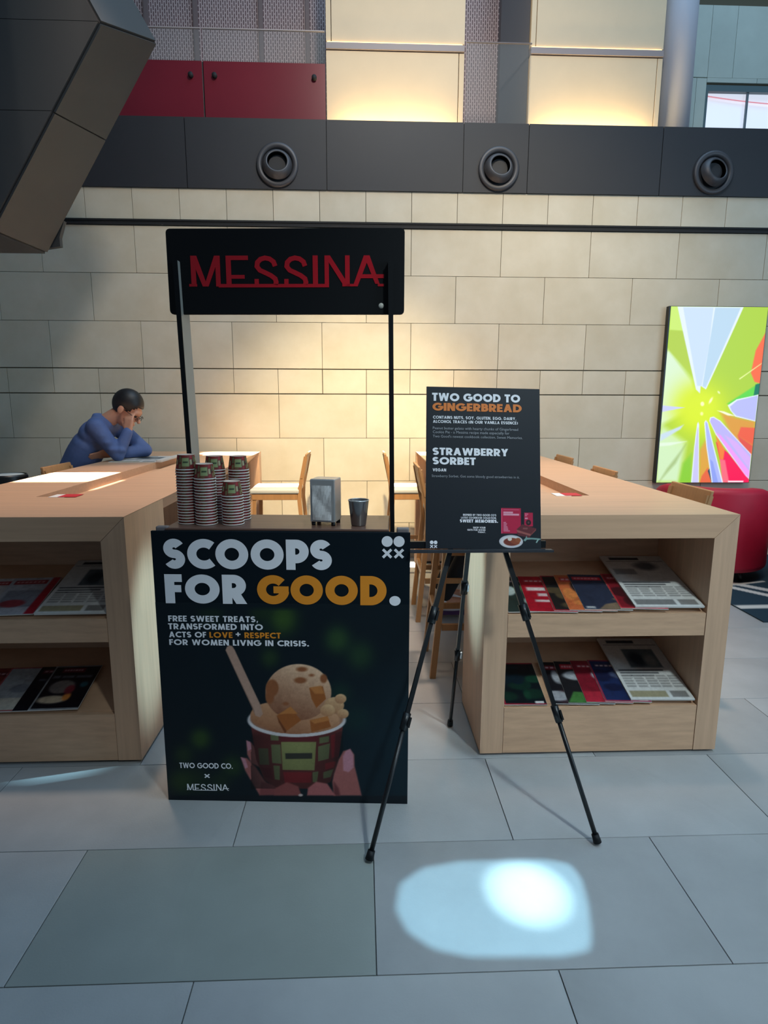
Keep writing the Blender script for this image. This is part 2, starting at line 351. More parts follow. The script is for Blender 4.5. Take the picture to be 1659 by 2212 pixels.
tag(ob('trim_1', MB().box(-4.6, YW-.012, 3.113, 5.2, YW+.02, 3.129).box(-4.6, YW-.006, 3.131, 5.2, YW+.02, 3.145).box(-4.6, YW-.012, 3.147, 5.2, YW+.02, 3.160), M_BLACKGAP), kind='structure')
# charcoal fascia with round air nozzles
fascia = tag(bx('trim_2', (-4.6, 5.90, 3.427, 5.2, 5.955, 4.0), M_BLACKGAP), kind='structure')
fx = [-4.6, -2.8, -1.548, -.302, .93, 1.52, 2.75, 3.98, 5.2]
for a, b in zip(fx[:-1], fx[1:]): bx('panel', (a+.003, 5.885, 3.427, b-.003, 5.90, 4.005), M_DARK, fascia)
bx('trough', (-4.6, 5.955, 3.86, 5.2, 6.45, 3.90), M_BLACKGAP, fascia)
nz = thing('air_nozzle', '', 'nozzle')
ob('flange', MB().lathe([(.186, 0), (.186, -.018), (.176, -.026), (.15, -.028), (.138, -.012), (.134, .0)], 40, 'y'), M_NOZZLE, nz)
ball = ob('eyeball', MB().lathe([(.134, -.004), (.128, -.03), (.118, -.05), (.1, -.066), (.09, -.068), (.086, -.062)], 40, 'y'), M_NOZZLE, nz)
ob('bore', MB().lathe([(.087, -.064), (.08, .02), (.0005, .02)], 32, 'y'), M_BORE, ball); ball.rotation_euler = (math.radians(-14), 0, 0)
for i, (x, lb, yawz) in enumerate(((-.741, 'round metal air nozzle on the charcoal fascia above the hanging red-lettered sign', 4), (1.253, 'round metal air nozzle on the charcoal fascia above the menu board', 6), (3.241, 'round metal air nozzle on the charcoal fascia above the bright screen', 12))):
    o = nz if i == 0 else copy_tree(nz); o.location = (x, 5.885, 3.625); tag(o, lb, 'nozzle', 'air nozzles on the fascia')
    for ch in o.children:
        if ch.name.startswith('eyeball'): ch.rotation_euler = (math.radians(-14), 0, math.radians(yawz))

# ------------------------------------------------------------------ upper level behind the fascia
M_PIER = mat('pier_limestone', (226, 203, 170), .6, var=.05, scale=2.5, bump=.1, bscale=90)
def slab_pier(x0, x1, label):
    p = thing('stone_pier', label, 'pier', ((x0+x1)/2, 6.1, 3.9), 0, 'uplit stone piers above the fascia'); w2 = (x1-x0)/2
    bx('stone_slab', (-w2, 0, 0, w2-.052, .25, .765), M_PIER, p, .002); bx('stone_edge', (w2-.046, 0, 0, w2, .25, .765), M_PIER, p, .002)
    bx('ledge', (-w2, -.012, .775, w2, .24, .828), mat('ledge_metal', (150, 140, 142), .5), p, .002)
    bx('led_strip', (-w2+.01, -.008, .8285, w2-.02, .0, .834), mat('led_warm', (255, 205, 120), .5, emit=4.), p)
    bx('stone_slab', (-w2+.05, .004, .84, w2, .25, 1.75), M_PIER, p, .002); bx('stone_edge', (-w2, .004, .84, -w2+.044, .25, 1.75), M_PIER, p, .002)
    return p
slab_pier(-.306, .95, 'lit limestone pier above the fascia, left of the pair, beside the red panels')
slab_pier(1.556, 2.79, 'lit limestone pier above the fascia, right of the pair, beside the grey column')
for x in (.32, 2.15):
    l = lamp('pier_uplight', 'AREA', (x, 6.03, 3.935), (x, 6.115, 4.5), 10, (1, .74, .36), shape='RECTANGLE', size=1.0, size_y=.03)
def screen_mat():
    m = bpy.data.materials.new('perforated_metal'); m.use_nodes = True; nt = m.node_tree; b = nt.nodes['Principled BSDF']; N = nt.nodes.new; L = nt.links.new
    tc = N('ShaderNodeTexCoord'); mp = N('ShaderNodeMapping'); mp.inputs['Rotation'].default_value = (math.radians(90), 0, 0); L(tc.outputs['Object'], mp.inputs[0])
    sw = N('ShaderNodeSeparateXYZ'); L(tc.outputs['Object'], sw.inputs[0]); cb = N('ShaderNodeCombineXYZ'); L(sw.outputs[2], cb.inputs[0]); L(sw.outputs[0], cb.inputs[1])
    br = N('ShaderNodeTexBrick'); L(cb.outputs[0], br.inputs['Vector']); br.inputs['Scale'].default_value = 1.; br.inputs['Brick Width'].default_value = .055; br.inputs['Row Height'].default_value = .022; br.inputs['Mortar Size'].default_value = .0065
    br.inputs['Color1'].default_value = (*col(92, 66, 68), 1); br.inputs['Color2'].default_value = (*col(112, 78, 80), 1); br.inputs['Mortar'].default_value = (*col(196, 170, 166), 1)
    L(br.outputs[0], b.inputs['Base Color']); b.inputs['Roughness'].default_value = .5; return m
M_SCR = screen_mat()
scr = tag(bx('wall_upper_left', (-4.6, 6.86, 3.9, .2, 6.92, 6.2), M_BLACKGAP), kind='structure')
for a, b in ((-4.5, -3.3), (-3.3, -2.1), (-2.1, -1.62), (-1.62, -.98), (-.98, -.52), (-.52, .15)): bx('screen_panel', (a+.014, 6.80, 3.9, b-.014, 6.83, 6.1), M_SCR, scr)
for x in (-3.3, -2.1, -1.62, -.98, -.52): bx('rib', (x-.02, 6.77, 3.9, x+.02, 6.85, 6.1), mat('screen_rib', (128, 108, 106), .5), scr)
M_GLASS = mat('clear_glass', (170, 176, 176), .03, alpha=.10, spec=.4)
M_REDG = mat('red_back_painted_glass', (116, 28, 44), .3, var=.1, scale=1.5)
bal = thing('glass_balustrade', 'balustrade of red glass panels with a clear glass strip above the fascia', 'balustrade', (-1.8, 6.03, 3.9))
for a, b in ((-2.6, -.985), (-.985, .395), (.405, 1.49)):
    bx('joint_strip', (a-.012, .016, 0, a+.012, .02, .62), M_BLACKGAP, bal); bx('red_panel', (a+.003, 0, .0, b-.003, .014, .62), M_REDG, bal); bx('glass_pane', (a+.004, 0, .625, b-.004, .012, .875), M_GLASS, bal)
    bx('handrail', (a+.004, -.003, .876, b-.004, .015, .884), mat('rail_edge', (178, 168, 168), .3), bal)
    for xx in (a+.10, b-.10): ob('standoff_bolt', MB().lathe([(.0005, -.028), (.022, -.028), (.022, 0)], 16, 'y', (xx if b < 0 or xx < .5 else xx, 0, .5)), M_BLACKGAP, bal)
bal2 = thing('glass_balustrade', 'clear glass balustrade strip between the two lit stone piers', 'balustrade', (1.25, 6.03, 3.9))
bx('glass_pane', (-.29, 0, .0, .30, .012, .82), M_GLASS, bal2); bx('handrail', (-.29, -.003, .821, .30, .015, .828), mat('rail_edge2', (120, 112, 115), .3), bal2)
mid = tag(bx('wall_upper_middle', (.9, 6.86, 3.9, 2.0, 6.92, 6.2), M_BLACKGAP), kind='structure')
bx('screen_panel', (.9, 6.80, 3.9, 1.42, 6.83, 6.1), M_SCR, mid)
tag(ob('grey_return_panel', MB().prism([(1.36, 6.50), (1.552, 6.15), (1.552, 6.55), (1.40, 6.79)], 3.9, 6.2, 'z'), mat('grey_panel', (104, 104, 110), .6)), 'plain grey side panel beside the right lit stone pier', 'panel')
tag(ob('round_column', MB().lathe([(.0005, 0), (.17, 0), (.17, 2.3), (.0005, 2.3)], 40, 'z', (2.99, 6.28, 3.9)), mat('column_render', (196, 196, 206), .6, var=.05, scale=2)), 'round pale grey column right of the lit stone piers', 'column')
ur = tag(bx('wall_upper_right', (3.05, 6.95, 3.9, 3.66, 7.02, 6.3), M_JOINT), kind='structure')
M_STONEG = mat('grey_limestone', (205, 210, 198), .6, var=.08, scale=3, rnd=.05)
xs = [3.05, 3.36, 3.55, 3.85, 4.2, 4.6, 5.0]
for z0, z1, joints in ((3.9, 4.42, (3.05, 3.36, 3.66)), (4.425, 4.92, (3.05, 3.33, 3.55, 3.66)), (4.925, 5.6, (3.05, 3.2, 3.66))):
    for a, b in zip(joints[:-1], joints[1:]): bx('stone_tile', (a+.002, 6.93, z0+.002, b-.002, 6.952, z1-.002), M_STONEG, ur)
uh = tag(bx('wall_upper_far', (3.66, 6.95, 4.86, 5.4, 7.02, 6.3), M_JOINT), kind='structure')
for z0, z1, joints in ((4.88, 4.925, (3.66, 4.2, 5.4)), (4.925, 5.6, (3.66, 3.93, 4.5, 5.4))):
    for a, b in zip(joints[:-1], joints[1:]): bx('stone_tile', (a+.002, 6.93, z0, b-.002, 6.952, z1-.002), M_STONEG, uh)
win = tag(bx('window_1', (3.66, 7.0, 3.9, 5.4, 7.02, 4.86), mat('window_daylight', (226, 232, 244), .5, emit=.72)), kind='structure')
ob('window_frame', MB().box(3.66, 6.94, 4.80, 5.4, 6.99, 4.86).box(3.66, 6.94, 3.9, 3.69, 6.99, 4.8), mat('win_frame', (96, 116, 120), .5), win)
bx('mullion', (3.80, 6.93, 3.9, 3.83, 6.97, 4.44), M_BLACKGAP, win); bx('mullion', (4.12, 6.95, 3.9, 4.14, 6.97, 4.8), mat('mullion_grey', (120, 130, 136), .5), win)
ob('neon_line', MB().tube([(3.67+.1*i, 6.975, 4.77-.07*math.sin(i*.16)) for i in range(16)], .006, 6), mat('pink_line', (235, 150, 160), .4, emit=.6), win)

# ------------------------------------------------------------------ dark folded stair soffit, top left
def seg(a, b, t): return tuple(a[i]+(b[i]-a[i])*t for i in range(3))
Q0, Q1, Q2 = (-2.225, 4.6, 2.577), (-1.377, 4.6, 3.915), (-1.72, 4.6, 4.52)
N0, N1, N2 = (-2.245, 4.0, 2.567), (-1.508, 4.0, 3.70), (-1.86, 4.0, 4.35)
F = thing('stair_soffit', 'dark folded metal stair underside jutting in from the upper left', 'staircase', (0, 0, 0))
off = (-2.0, 0, 0)
ad = lambda p, q: (p[0]+q[0], p[1]+q[1], p[2]+q[2])
core = MB().hull([ad(Q0, (0, 0, 0)), Q1, Q2, ad(Q2, off), ad(Q0, (-1.6, 0, .0))], [N0, N1, N2, ad(N2, off), ad(N0, (-1.6, 0, -.02))])
ob('core', core, M_BLACKGAP, F)
def slabq(name, a, b, c, d, th, m, parent):
    n = (Vector(b)-Vector(a)).cross(Vector(d)-Vector(a)).normalized()*th
    ctr = (Vector(a)+Vector(b)+Vector(c)+Vector(d))/4
    if n.dot(ctr-Vector((-2.4, 4.3, 3.4))) < 0: n = -n
    P = [Vector(p)+(ctr-Vector(p)).normalized()*.005 for p in (a, b, c, d)]
    return ob(name, MB().hull([tuple(p) for p in P], [tuple(p+n) for p in P]), m, parent)
mq, mn = seg(Q0, Q1, .55), seg(N0, N1, .58)
for a, b, c, d in ((Q0, mq, mn, N0), (mq, Q1, N1, mn), (Q1, Q2, N2, N1)): slabq('panel', a, d, c, b, .012, M_BEAM, F)
fl = lambda p: ad(p, (-1.6, 0, -.02))
for a, b in ((N0, mn), (mn, N1), (N1, N2)):
    slabq('panel', a, ad(a, (-1.7, 0, .0 if a != N0 else -.02)), ad(b, (-1.7, 0, 0)), b, .012, M_BEAM, F)
slabq('panel', Q0, ad(Q0, (-1.6, 0, 0)), fl(N0), N0, .012, M_BEAM, F)
ob('bracket', MB().prism([(-2.26, 2.60), (-2.13, 2.62), (-2.13, 2.68), (-2.09, 2.79)], 4.62, 4.66), M_BEAM, F)

# ------------------------------------------------------------------ the two long tables with magazine shelves
def make_table(x0, x1, label):
    c = (x0+x1)/2; T = thing('bar_table', label, 'table', (c, 2.405, 0)); h = (x1-x0)/2; y1 = 3.345
    top = MB()
    top.prism([(-h, 1.08), (h, 1.08), (h-.1, .98), (-h+.1, .98)], 0, .535)
    top.prism([(-h, 1.08), (-.094, 1.08), (-.094, .98), (-h+.1, .98)], .535, 3.0)
    top.prism([(.094, 1.08), (h, 1.08), (h-.1, .98), (.094, .98)], .535, 3.0)
    top.prism([(-h, 1.08), (h, 1.08), (h-.1, .98), (-h+.1, .98)], 3.0, y1)
    ob('tabletop', top, M_WOODT, T)
    bx('trough', (-.094, .535, .98, .094, 3.0, 1.03), M_WOODT, T)
    for s in (-1, 1):
        pts = [(s*h, .012), (s*h, 1.0785), (s*(h-.0992), .9785), (s*(h-.0992), .012)]
        ob('side_panel', MB().prism(pts, 0, .48), M_WOODV, T); ob('end_panel', MB().prism(pts, y1-.10, y1), M_WOODV, T)
    bx('back_panel', (-h+.1, .462, .012, h-.1, .478, .979), M_WOOD, T)
    bx('shelf', (-h+.1015, .002, .55, h-.1015, .03, .65), M_WOOD, T); bx('plinth_rail', (-h+.1015, .002, .012, h-.1015, .03, .225), M_WOOD, T)
    t = math.tan(math.radians(14))
    for z in (.65, .225): ob('display_deck', MB().prism([(.03, z-.002+.03*t-.008), (.03, z-.002+.03*t-.004+.002), (.46, z+.46*t-.004), (.46, z+.46*t-.012)], -h+.1015, h-.1015, 'x'), M_WOOD, T)
    bx('kick', (-h+.02, .03, 0, h-.02, .46, .0115), M_BLACKGAP, T); bx('kick', (-h+.02, y1-.09, 0, h-.02, y1-.01, .0115), M_BLACKGAP, T)
    bx('end_panel', (-h+.1, y1-.06, .012, h-.1, y1-.04, .979), M_WOODV, T)
    return T
make_table(-2.01, -.952, 'long oak bar table with open magazine shelves, left of the stall, man reading at it')
make_table(.517, 1.575, 'long oak bar table with open magazine shelves, right behind the menu easel')

# ------------------------------------------------------------------ bar stools
def make_stool():
    T = thing('bar_stool', '', 'bar stool')   # faces +x, origin on the floor under the seat
    ob('seat', MB().box(-.20, -.20, .765, .22, .20, .805), M_PAD, T, .012)
    ob('seat_rail', MB().box(-.185, -.19, .71, .205, .19, .763), M_STOOL, T, .004)
    for s in (-1, 1):
        ob('leg', MB().tube([(.185, s*.17, .715), (.205, s*.19, 0)], .021, 4), M_STOOL, T)
        ob('rear_leg', MB().tube([(-.262, s*.19, 0), (-.20, s*.175, .70), (-.205, s*.175, .80), (-.262, s*.175, 1.08)], .023, 4), M_STOOL, T)
        bx('stretcher', (-.215, s*.18-.011, .28, .19, s*.18+.011, .315), M_STOOL, T)
    bx('footrest', (.185, -.17, .22, .21, .17, .255), M_STOOL, T); bx('stretcher', (-.245, -.17, .34, -.222, .17, .375), M_STOOL, T)
    pts = [(-.232, .895), (-.214, .895), (-.260, 1.105), (-.278, 1.105)]
    ob('backrest', MB().prism(pts, -.195, .195), M_STOOL, T, .004)
    return T
st0 = make_stool()
spots = [(-.735, 5.32, 180, 'beech bar stool with pale seat beside the napkin dispenser, facing the left table'),
         (.47, 5.32, 0, 'beech bar stool with pale seat by the far left corner of the right table'),
         (.66, 4.26, 0, 'beech bar stool under the seated person in black behind the menu board'),
         (.66, 3.37, 0, 'nearest beech bar stool tucked in at the inner side of the right table'),
         (1.48, 3.10, 180, 'bar stool with its wooden back nearest the red armchairs, at the right table'),
         (1.37, 3.98, 180, 'middle of the three stool backs showing over the outer edge of the right table'),
         (1.42, 4.94, 180, 'farthest of the three stool backs showing over the outer edge of the right table'),
         (-1.85, 4.25, 0, 'beech bar stool pushed in at the left table, nearer than the reading man'),
         (-2.33, 4.90, 0, 'beech bar stool that the man in the blue shirt sits on')]
for i, (x, y, a, lb) in enumerate(spots):
    o = st0 if i == 0 else copy_tree(st0); o.location = (x, y, 0); o.rotation_euler = (0, 0, math.radians(a)); tag(o, lb, 'bar stool', 'beech bar stools')
for ch in list(o.children):   # the reading man's stool has no back
    if ch.name.startswith('backrest'): bpy.data.objects.remove(ch)
    elif ch.name.startswith('rear_leg'): ch.scale.z = .69

# ------------------------------------------------------------------ stall (cart)
CART = thing('sampling_cart', 'black promotional stall with ice cream poster front and red-lettered sign on posts', 'stall', (-.759, 2.148, 0), math.radians(-3.4))
panel = bx('front_panel', (0, 0, 0, .934, .012, 1.076), M_NAVY, CART, .0008)
body = ob('body', MB().box(.04, .014, .05, .855, .27, 1.03).box(.06, .03, .0, .10, .25, .05).box(.80, .03, .0, .84, .25, .05), M_BLACK2, CART)
ob('countertop', MB().box(.045, .0135, 1.032, .857, .29, 1.085), M_COUNTER, CART, .003)
bx('edge_strip', (.045, .0122, 1.066, .868, .0133, 1.078), M_BLACK2, CART)
for u in (.012, .885): bx('corner_clip', (u, .014, 1.060, u+.045, .04, 1.090), mat('clip_grey', (120, 112, 112), .4), CART, .005)
for u0, u1, zb in ((.0752, .0942, 1.0855), (.8562, .8690, .96)):
    def pq(h, ya, yb, z, u): return [(u-h, ya, z), (u+h, ya, z), (u+h, yb, z), (u-h, yb, z)]
    po = ob('post', MB().hull(pq(.0075, .192, .288, zb, u1), pq(.0075, .192, .288, 2.040, u0)), M_GREYP if u0 < .5 else M_BLACK, CART, .002)
    ob('front_edge', MB().hull(pq(.0088, .1885, .1915, zb, u1), pq(.0088, .1885, .1915, 2.0405, u0)), M_BLACK, po)
# sign board with two slots that slip over the posts
def rc(cx, cz, a0, r=.014): return [(cx+r*math.cos(math.radians(a0+t)), cz+r*math.sin(math.radians(a0+t))) for t in (0, 30, 60, 90)]
b0, t0, l0, r0 = 1.854, 2.1535, .036, .907
sig = rc(r0-.014, t0-.014, 0)+rc(l0+.014, t0-.014, 90)+rc(l0+.014, b0+.014, 180)+[(.0711, b0), (.0674, 2.0408), (.0830, 2.0408), (.0867, b0)]+[(.8506, b0), (.8484, 2.0408), (.8640, 2.0408), (.8662, b0)]+rc(r0-.014, b0+.014, 270)
sg = bmesh.new(); vs = [sg.verts.new((p[0], .220, p[1])) for p in sig]; fc = sg.faces.new(vs); ex = bmesh.ops.extrude_face_region(sg, geom=[fc])
bmesh.ops.translate(sg, verts=[v for v in ex['geom'] if isinstance(v, bmesh.types.BMVert)], vec=(0, .014, 0)); bmesh.ops.triangulate(sg, faces=[f for f in sg.faces if len(f.verts) > 4]); bmesh.ops.recalc_face_normals(sg, faces=sg.faces)
me = bpy.data.meshes.new('sign_board'); sg.to_mesh(me); sg.free(); me.materials.append(M_BLACK); sign = link('sign_board', me, CART)
def logo_parts():
    """lettering of the sign in units of the letter height, as boxes and strokes: list of (name, faces)"""
    k = 1/197.; X = lambda x: (x-235)*k; Z = lambda y: (412-y)*k; Qd = lambda *p: [(X(a), Z(b)) for a, b in p]; RR = lambda x0, y0, x1, y1: Qd((x0, y0), (x1, y0), (x1, y1), (x0, y1))
    sw = 30*k
    def S_(x): return stroke_faces([(X(x+px), Z(py)) for px, py in [(134, 282), (124, 254), (100, 236), (70, 230), (42, 238), (22, 258), (18, 284), (36, 308), (70, 324), (106, 342), (132, 362), (138, 384), (134, 402)]], sw, False)+[RR(x, 364, x+27, 404)]
    return [[RR(250, 215, 281, 404), Qd((250, 215), (288, 215), (352, 412), (322, 412)), Qd((330, 412), (358, 412), (436, 215), (402, 215)), RR(408, 215, 437, 412)],
            [RR(475, 215, 507, 400), RR(475, 215, 617, 243), RR(480, 338, 592, 362)], S_(655), S_(845), [RR(1028, 215, 1060, 400)],
            [RR(1103, 215, 1130, 418), Qd((1103, 215), (1138, 215), (1262, 412), (1226, 412)), RR(1233, 215, 1262, 412)],
            [Qd((1282, 412), (1312, 412), (1388, 215), (1352, 215)), Qd((1352, 215), (1388, 215), (1452, 396), (1424, 396)), RR(1325, 335, 1480, 360), RR(1440, 396, 1480, 412)],
            [RR(235, 396, 285, 412), RR(424, 396, 1130, 418), RR(1215, 396, 1305, 412)]]
def loft(faces, s, sx, x, z, y0, y1):
    mb = MB()
    for i, P in enumerate(faces):
        e = 2e-5*(i % 5); p = [(x+a*sx, z+b*s) for a, b in P]; mb.prism(p, y0-e, y1)
    return mb
for i, faces in enumerate(logo_parts()): ob('letter' if i < 7 else 'underline', loft(faces, .1073, .7189/((1480-235)/197.), .1138, 1.9525, .2182, .2199), M_REDL, sign)
ob('round_dot', MB().lathe([(.0005, -.0012), (.0098, -.0012), (.0098, 0)], 24, 'y', (.8225, .2199, 1.8844)), mat('white_dot', (225, 222, 210), .4), sign)
# poster print
CN = Canvas(372, 316, ((124, 972), (1603, 995), (32, -215), (1616, -195)))
CN.fill((4, 19, 27)); k = np.clip((CN.X-900)/900, 0, 1)*np.clip((CN.Y-100)/500, 0, 1)*.6; CN.mixm(k, (8, 44, 56))
top = np.clip((CN.Y+190)/30, 0, 1)
for cx, cy, r_, c_, kk in ((830, -118, 95, (54, 82, 30), .9), (690, -160, 70, (30, 52, 24), .7), (380, -170, 90, (30, 50, 28), .6), (1170, 2, 80, (44, 74, 36), .85), (1310, 95, 85, (36, 66, 34), .7), (750, 108, 60, (40, 64, 28), .7), (320, 592, 66, (46, 70, 28), .9), (215, 692, 62, (32, 52, 26), .8), (300, 850, 90, (26, 44, 24), .7), (200, 858, 80, (38, 58, 26), .8), (520, 765, 72, (34, 56, 26), .8), (445, 860, 60, (26, 46, 24), .7), (1190, 318, 70, (18, 48, 36), .7), (1290, 470, 90, (14, 44, 40), .6), (700, -30, 80, (14, 36, 28), .6)):
    CN.mixm(np.clip(kk*np.exp(-(((CN.X-cx)**2+(CN.Y-cy)**2)/(r_*r_))**1.3), 0, 1)*top, c_)
CN.rect(0, 948, 1660, 1060, (5, 16, 24), 3)
# hand behind the cup
skin, skd, nail = (150, 88, 84), (98, 48, 50), (178, 122, 134)
CN.poly([(606, 605), (640, 618), (668, 660), (690, 770), (640, 745), (612, 690)], skin, 10); CN.poly([(606, 602), (630, 612), (640, 655), (616, 668)], nail, 6)
CN.poly([(572, 708), (610, 712), (668, 770), (720, 850), (800, 940), (690, 945), (640, 860), (600, 790)], skin, 10); CN.poly([(572, 706), (600, 716), (618, 770), (600, 778)], nail, 6)
CN.poly([(700, 860), (800, 880), (870, 862), (930, 900), (950, 946), (690, 946)], (120, 62, 62), 12)
# cup
CN.poly([(635, 520), (1205, 520), (1178, 720), (1130, 862), (1000, 905), (800, 900), (720, 850), (668, 720)], (92, 40, 38), 5)
def block(p, c): CN.poly(p, c, 4)
gr, gr2, rd = (132, 132, 82), (104, 106, 72), (128, 34, 38)
block([(822, 612), (1040, 612), (1030, 788), (832, 785)], gr); block([(760, 628), (818, 628), (826, 748), (768, 742)], gr2); block([(756, 566), (805, 568), (808, 604), (758, 602)], gr2); block([(680, 650), (742, 652), (750, 755), (690, 752)], (82, 78, 56)); block([(1052, 640), (1125, 620), (1118, 716), (1052, 732)], gr2); block([(1060, 585), (1120, 575), (1118, 612), (1060, 622)], gr2); block([(775, 758), (815, 760), (815, 850), (785, 845)], gr2); block([(1018, 800), (1055, 795), (1045, 865), (1020, 862)], gr2); block([(1085, 800), (1148, 780), (1130, 830), (1085, 840)], gr2); block([(836, 800), (1012, 800), (1008, 866), (846, 866)], rd); block([(1130, 570), (1196, 556), (1180, 700), (1136, 712)], rd); block([(700, 770), (762, 776), (776, 850), (720, 830)], (84, 28, 32)); block([(820, 572), (1050, 574), (1050, 604), (820, 602)], (96, 32, 36)); block([(1096, 745), (1160, 730), (1150, 770), (1096, 785)], rd)
block([(848, 682), (1016, 680), (1015, 716), (850, 718)], (52, 50, 42)); CN.poly([(1158, 560), (1200, 545), (1176, 740), (1150, 730)], (46, 30, 30), 8, .5)
mcup = np.clip((CN.Y-540)/40, 0, 1)*((CN.X > 636) & (CN.X < 1206) & (CN.Y < 905)); sh_ = 1-.42*np.clip(np.abs(CN.X-930)/300, 0, 1)**2-.22*np.clip((CN.Y-640)/260, 0, 1); CN.C = CN.C*(1-mcup[..., None]*(1-sh_[..., None]))
# ice cream
CN.ell(918, 478, 306, 104, (196, 186, 186), 5); CN.ell(918, 474, 288, 88, (150, 106, 84), 5)
def ballp(cx, cy, rx, ry, base, hi, lo):
    a, b = (CN.X-cx)/rx, (CN.Y-cy)/ry; m = np.clip((1-np.sqrt(a*a+b*b))*min(rx, ry)/5+.5, 0, 1)
    s_ = np.clip(.55+.45*(a*.35-b*.85)+CN.noise*.10, 0, 1)[..., None]; c_ = np.array(lo)*(1-s_)+np.array(hi)*s_; CN.C = CN.C*(1-m[..., None])+c_*m[..., None]
ballp(940, 480, 248, 92, 0, (206, 158, 120), (140, 86, 58)); ballp(760, 450, 130, 78, 0, (196, 146, 108), (150, 96, 66))
ballp(928, 312, 205, 168, 0, (226, 186, 152), (112, 62, 40))
for cx, cy, rx, ry in ((765, 285, 40, 50), (940, 240, 38, 18), (950, 175, 34, 14), (750, 340, 26, 40), (850, 380, 18, 10), (1085, 230, 22, 26), (1010, 210, 16, 8)): CN.ell(cx, cy, rx, ry, (140, 82, 48), 10)
for cx, cy, r_ in ((1150, 390, 62), (1190, 350, 36), (1205, 440, 36), (1110, 420, 46)): ballp(cx, cy, r_, r_*.8, 0, (216, 176, 132), (156, 104, 70))
ck, ckd, ckl = (150, 84, 38), (110, 56, 26), (180, 112, 58)
CN.poly([(795, 452), (880, 400), (945, 480), (856, 545)], ck, 5); CN.poly([(795, 452), (856, 545), (846, 560), (806, 490)], ckd, 5); CN.poly([(800, 446), (880, 396), (925, 440), (850, 440)], ckl, 6)
CN.poly([(1000, 480), (1110, 455), (1132, 520), (1010, 552)], ck, 5); CN.poly([(1000, 480), (1110, 455), (1122, 480), (1030, 500)], ckl, 6)
CN.poly([(995, 285), (1080, 275), (1100, 350), (1040, 405), (1010, 350)], ck, 5); CN.poly([(1000, 282), (1070, 272), (1090, 320), (1030, 320)], ckl, 8)
mm = ((CN.X-918)/306)**2+((CN.Y-478)/104)**2; m2 = ((CN.X-918)/288)**2+((CN.Y-470)/92)**2
CN.mixm(np.clip((1-mm)*25, 0, 1)*np.clip((m2-1)*25, 0, 1)*np.clip((CN.Y-470)/30, 0, 1), (206, 198, 198))
# wooden spoon, thumb and fingertips in front
CN.poly([(474, 62), (482, 42), (498, 34), (514, 38), (530, 60), (690, 380), (708, 440), (690, 462), (660, 450), (640, 400)], (176, 140, 122), 5); CN.poly([(474, 62), (484, 80), (650, 410), (660, 448), (640, 400)], (130, 96, 82), 5)
CN.poly([(1180, 720), (1208, 668), (1250, 655), (1276, 690), (1278, 760), (1300, 850), (1322, 947), (1150, 947), (1140, 860), (1150, 810)], skin, 10); CN.poly([(1205, 700), (1222, 668), (1250, 655), (1270, 690), (1272, 770), (1240, 800), (1208, 790)], nail, 8); CN.poly([(1150, 860), (1180, 900), (1190, 947), (1150, 947)], skd, 14)
CN.poly([(990, 900), (1040, 860), (1110, 872), (1160, 947), (985, 947)], (158, 90, 90), 10); CN.poly([(790, 900), (860, 862), (930, 890), (948, 947), (780, 947)], (128, 66, 64), 10); CN.ell(945, 945, 14, 8, (190, 170, 165), 5)
CN.grain(.08)
link('photo_print', CN.mesh('photo_print', .934, .805, P_PRINT, -.0006), panel, (0, 0, .004))
def letters(name, specs, m, parent, y):
    """one object for each line of small print; one for each letter of a headline"""
    for s_ in specs:
        mb = MB(); tr = s_[6] if len(s_) > 6 else .10
        if 'headline' in name:
            per = []; lettering(mb, *s_[:5], wt=s_[5], track=tr, y=y, per=per)
            for q_ in per: ob('letter', q_, m, parent)
        else: ob(name, lettering(mb, *s_[:5], wt=s_[5], track=tr, y=y), m, parent)
Yp = -.0016
letters('headline_lettering', [('SCOOPS', .0425, .9365, .610, .112, .285, .075), ('FOR', .0395, .8055, .300, .1105, .285, .08), ], M_WHITEP, panel, Yp)
letters('headline_orange', [('GOOD', .378, .8055, .472, .1105, .285, .08)], M_ORANGEP, panel, Yp)
letters('caption_lettering', [('FREE SWEET TREATS,', .0445, .7355, .333, .0228, .22), ('TRANSFORMED INTO', .0425, .7050, .352, .0232, .22), ('ACTS OF', .0435, .6735, .139, .0225, .22), ('+', .2925, .6745, .018, .034, .22), ('FOR WOMEN LIVNG IN CRISIS.', .0428, .6435, .521, .0225, .22), ('TWO GOOD CO.', .052, .1395, .207, .0230, .19, .08)], M_WHITEP, panel, Yp)
letters('caption_orange', [('LOVE', .1945, .6735, .086, .0225, .22), ('RESPECT', .325, .6735, .135, .0225, .22)], M_ORANGEP, panel, Yp)
def emblem(parent, x, z, dx, dz, r, h, y, wt):
    mb = MB()
    for i in (0, 1):
        mb.add([(x+i*dx+r*math.cos(t*math.pi/14), y, z+r*math.sin(t*math.pi/14)) for t in range(28)], [tuple(range(28))])
        for s in (-1, 1):
            cx, cz = x+i*dx, z-dz
            a = [(-h, -s*(h-wt)), (-h+wt, -s*h), (h, s*(h-wt)), (h-wt, s*h)]; mb.add([(cx+p, y-1e-5*(s+1), cz+q) for p, q in a], [(0, 1, 2, 3)])
    return ob('emblem', mb, M_WHITEP, parent)
emblem(panel, .8515, 1.0445, .0425, .0442, .0198, .0185, Yp, .0068)
ob('full_stop', MB().add([(.8807+.0205*math.cos(t*math.pi/16), Yp, .823+.0185*math.sin(t*math.pi/16)) for t in range(32)], [tuple(range(32))]), M_WHITEP, panel)
xm = MB()
for s in (-1, 1): xm.add([(.1574+p*.011, Yp-1e-5*(s+1), .1074+q*.009) for p, q in ((-1, -s*.65), (-.65, -s), (1, s*.65), (.65, s))], [(0, 1, 2, 3)])
ob('times_mark', xm, M_WHITEP, panel)
lg = MB()
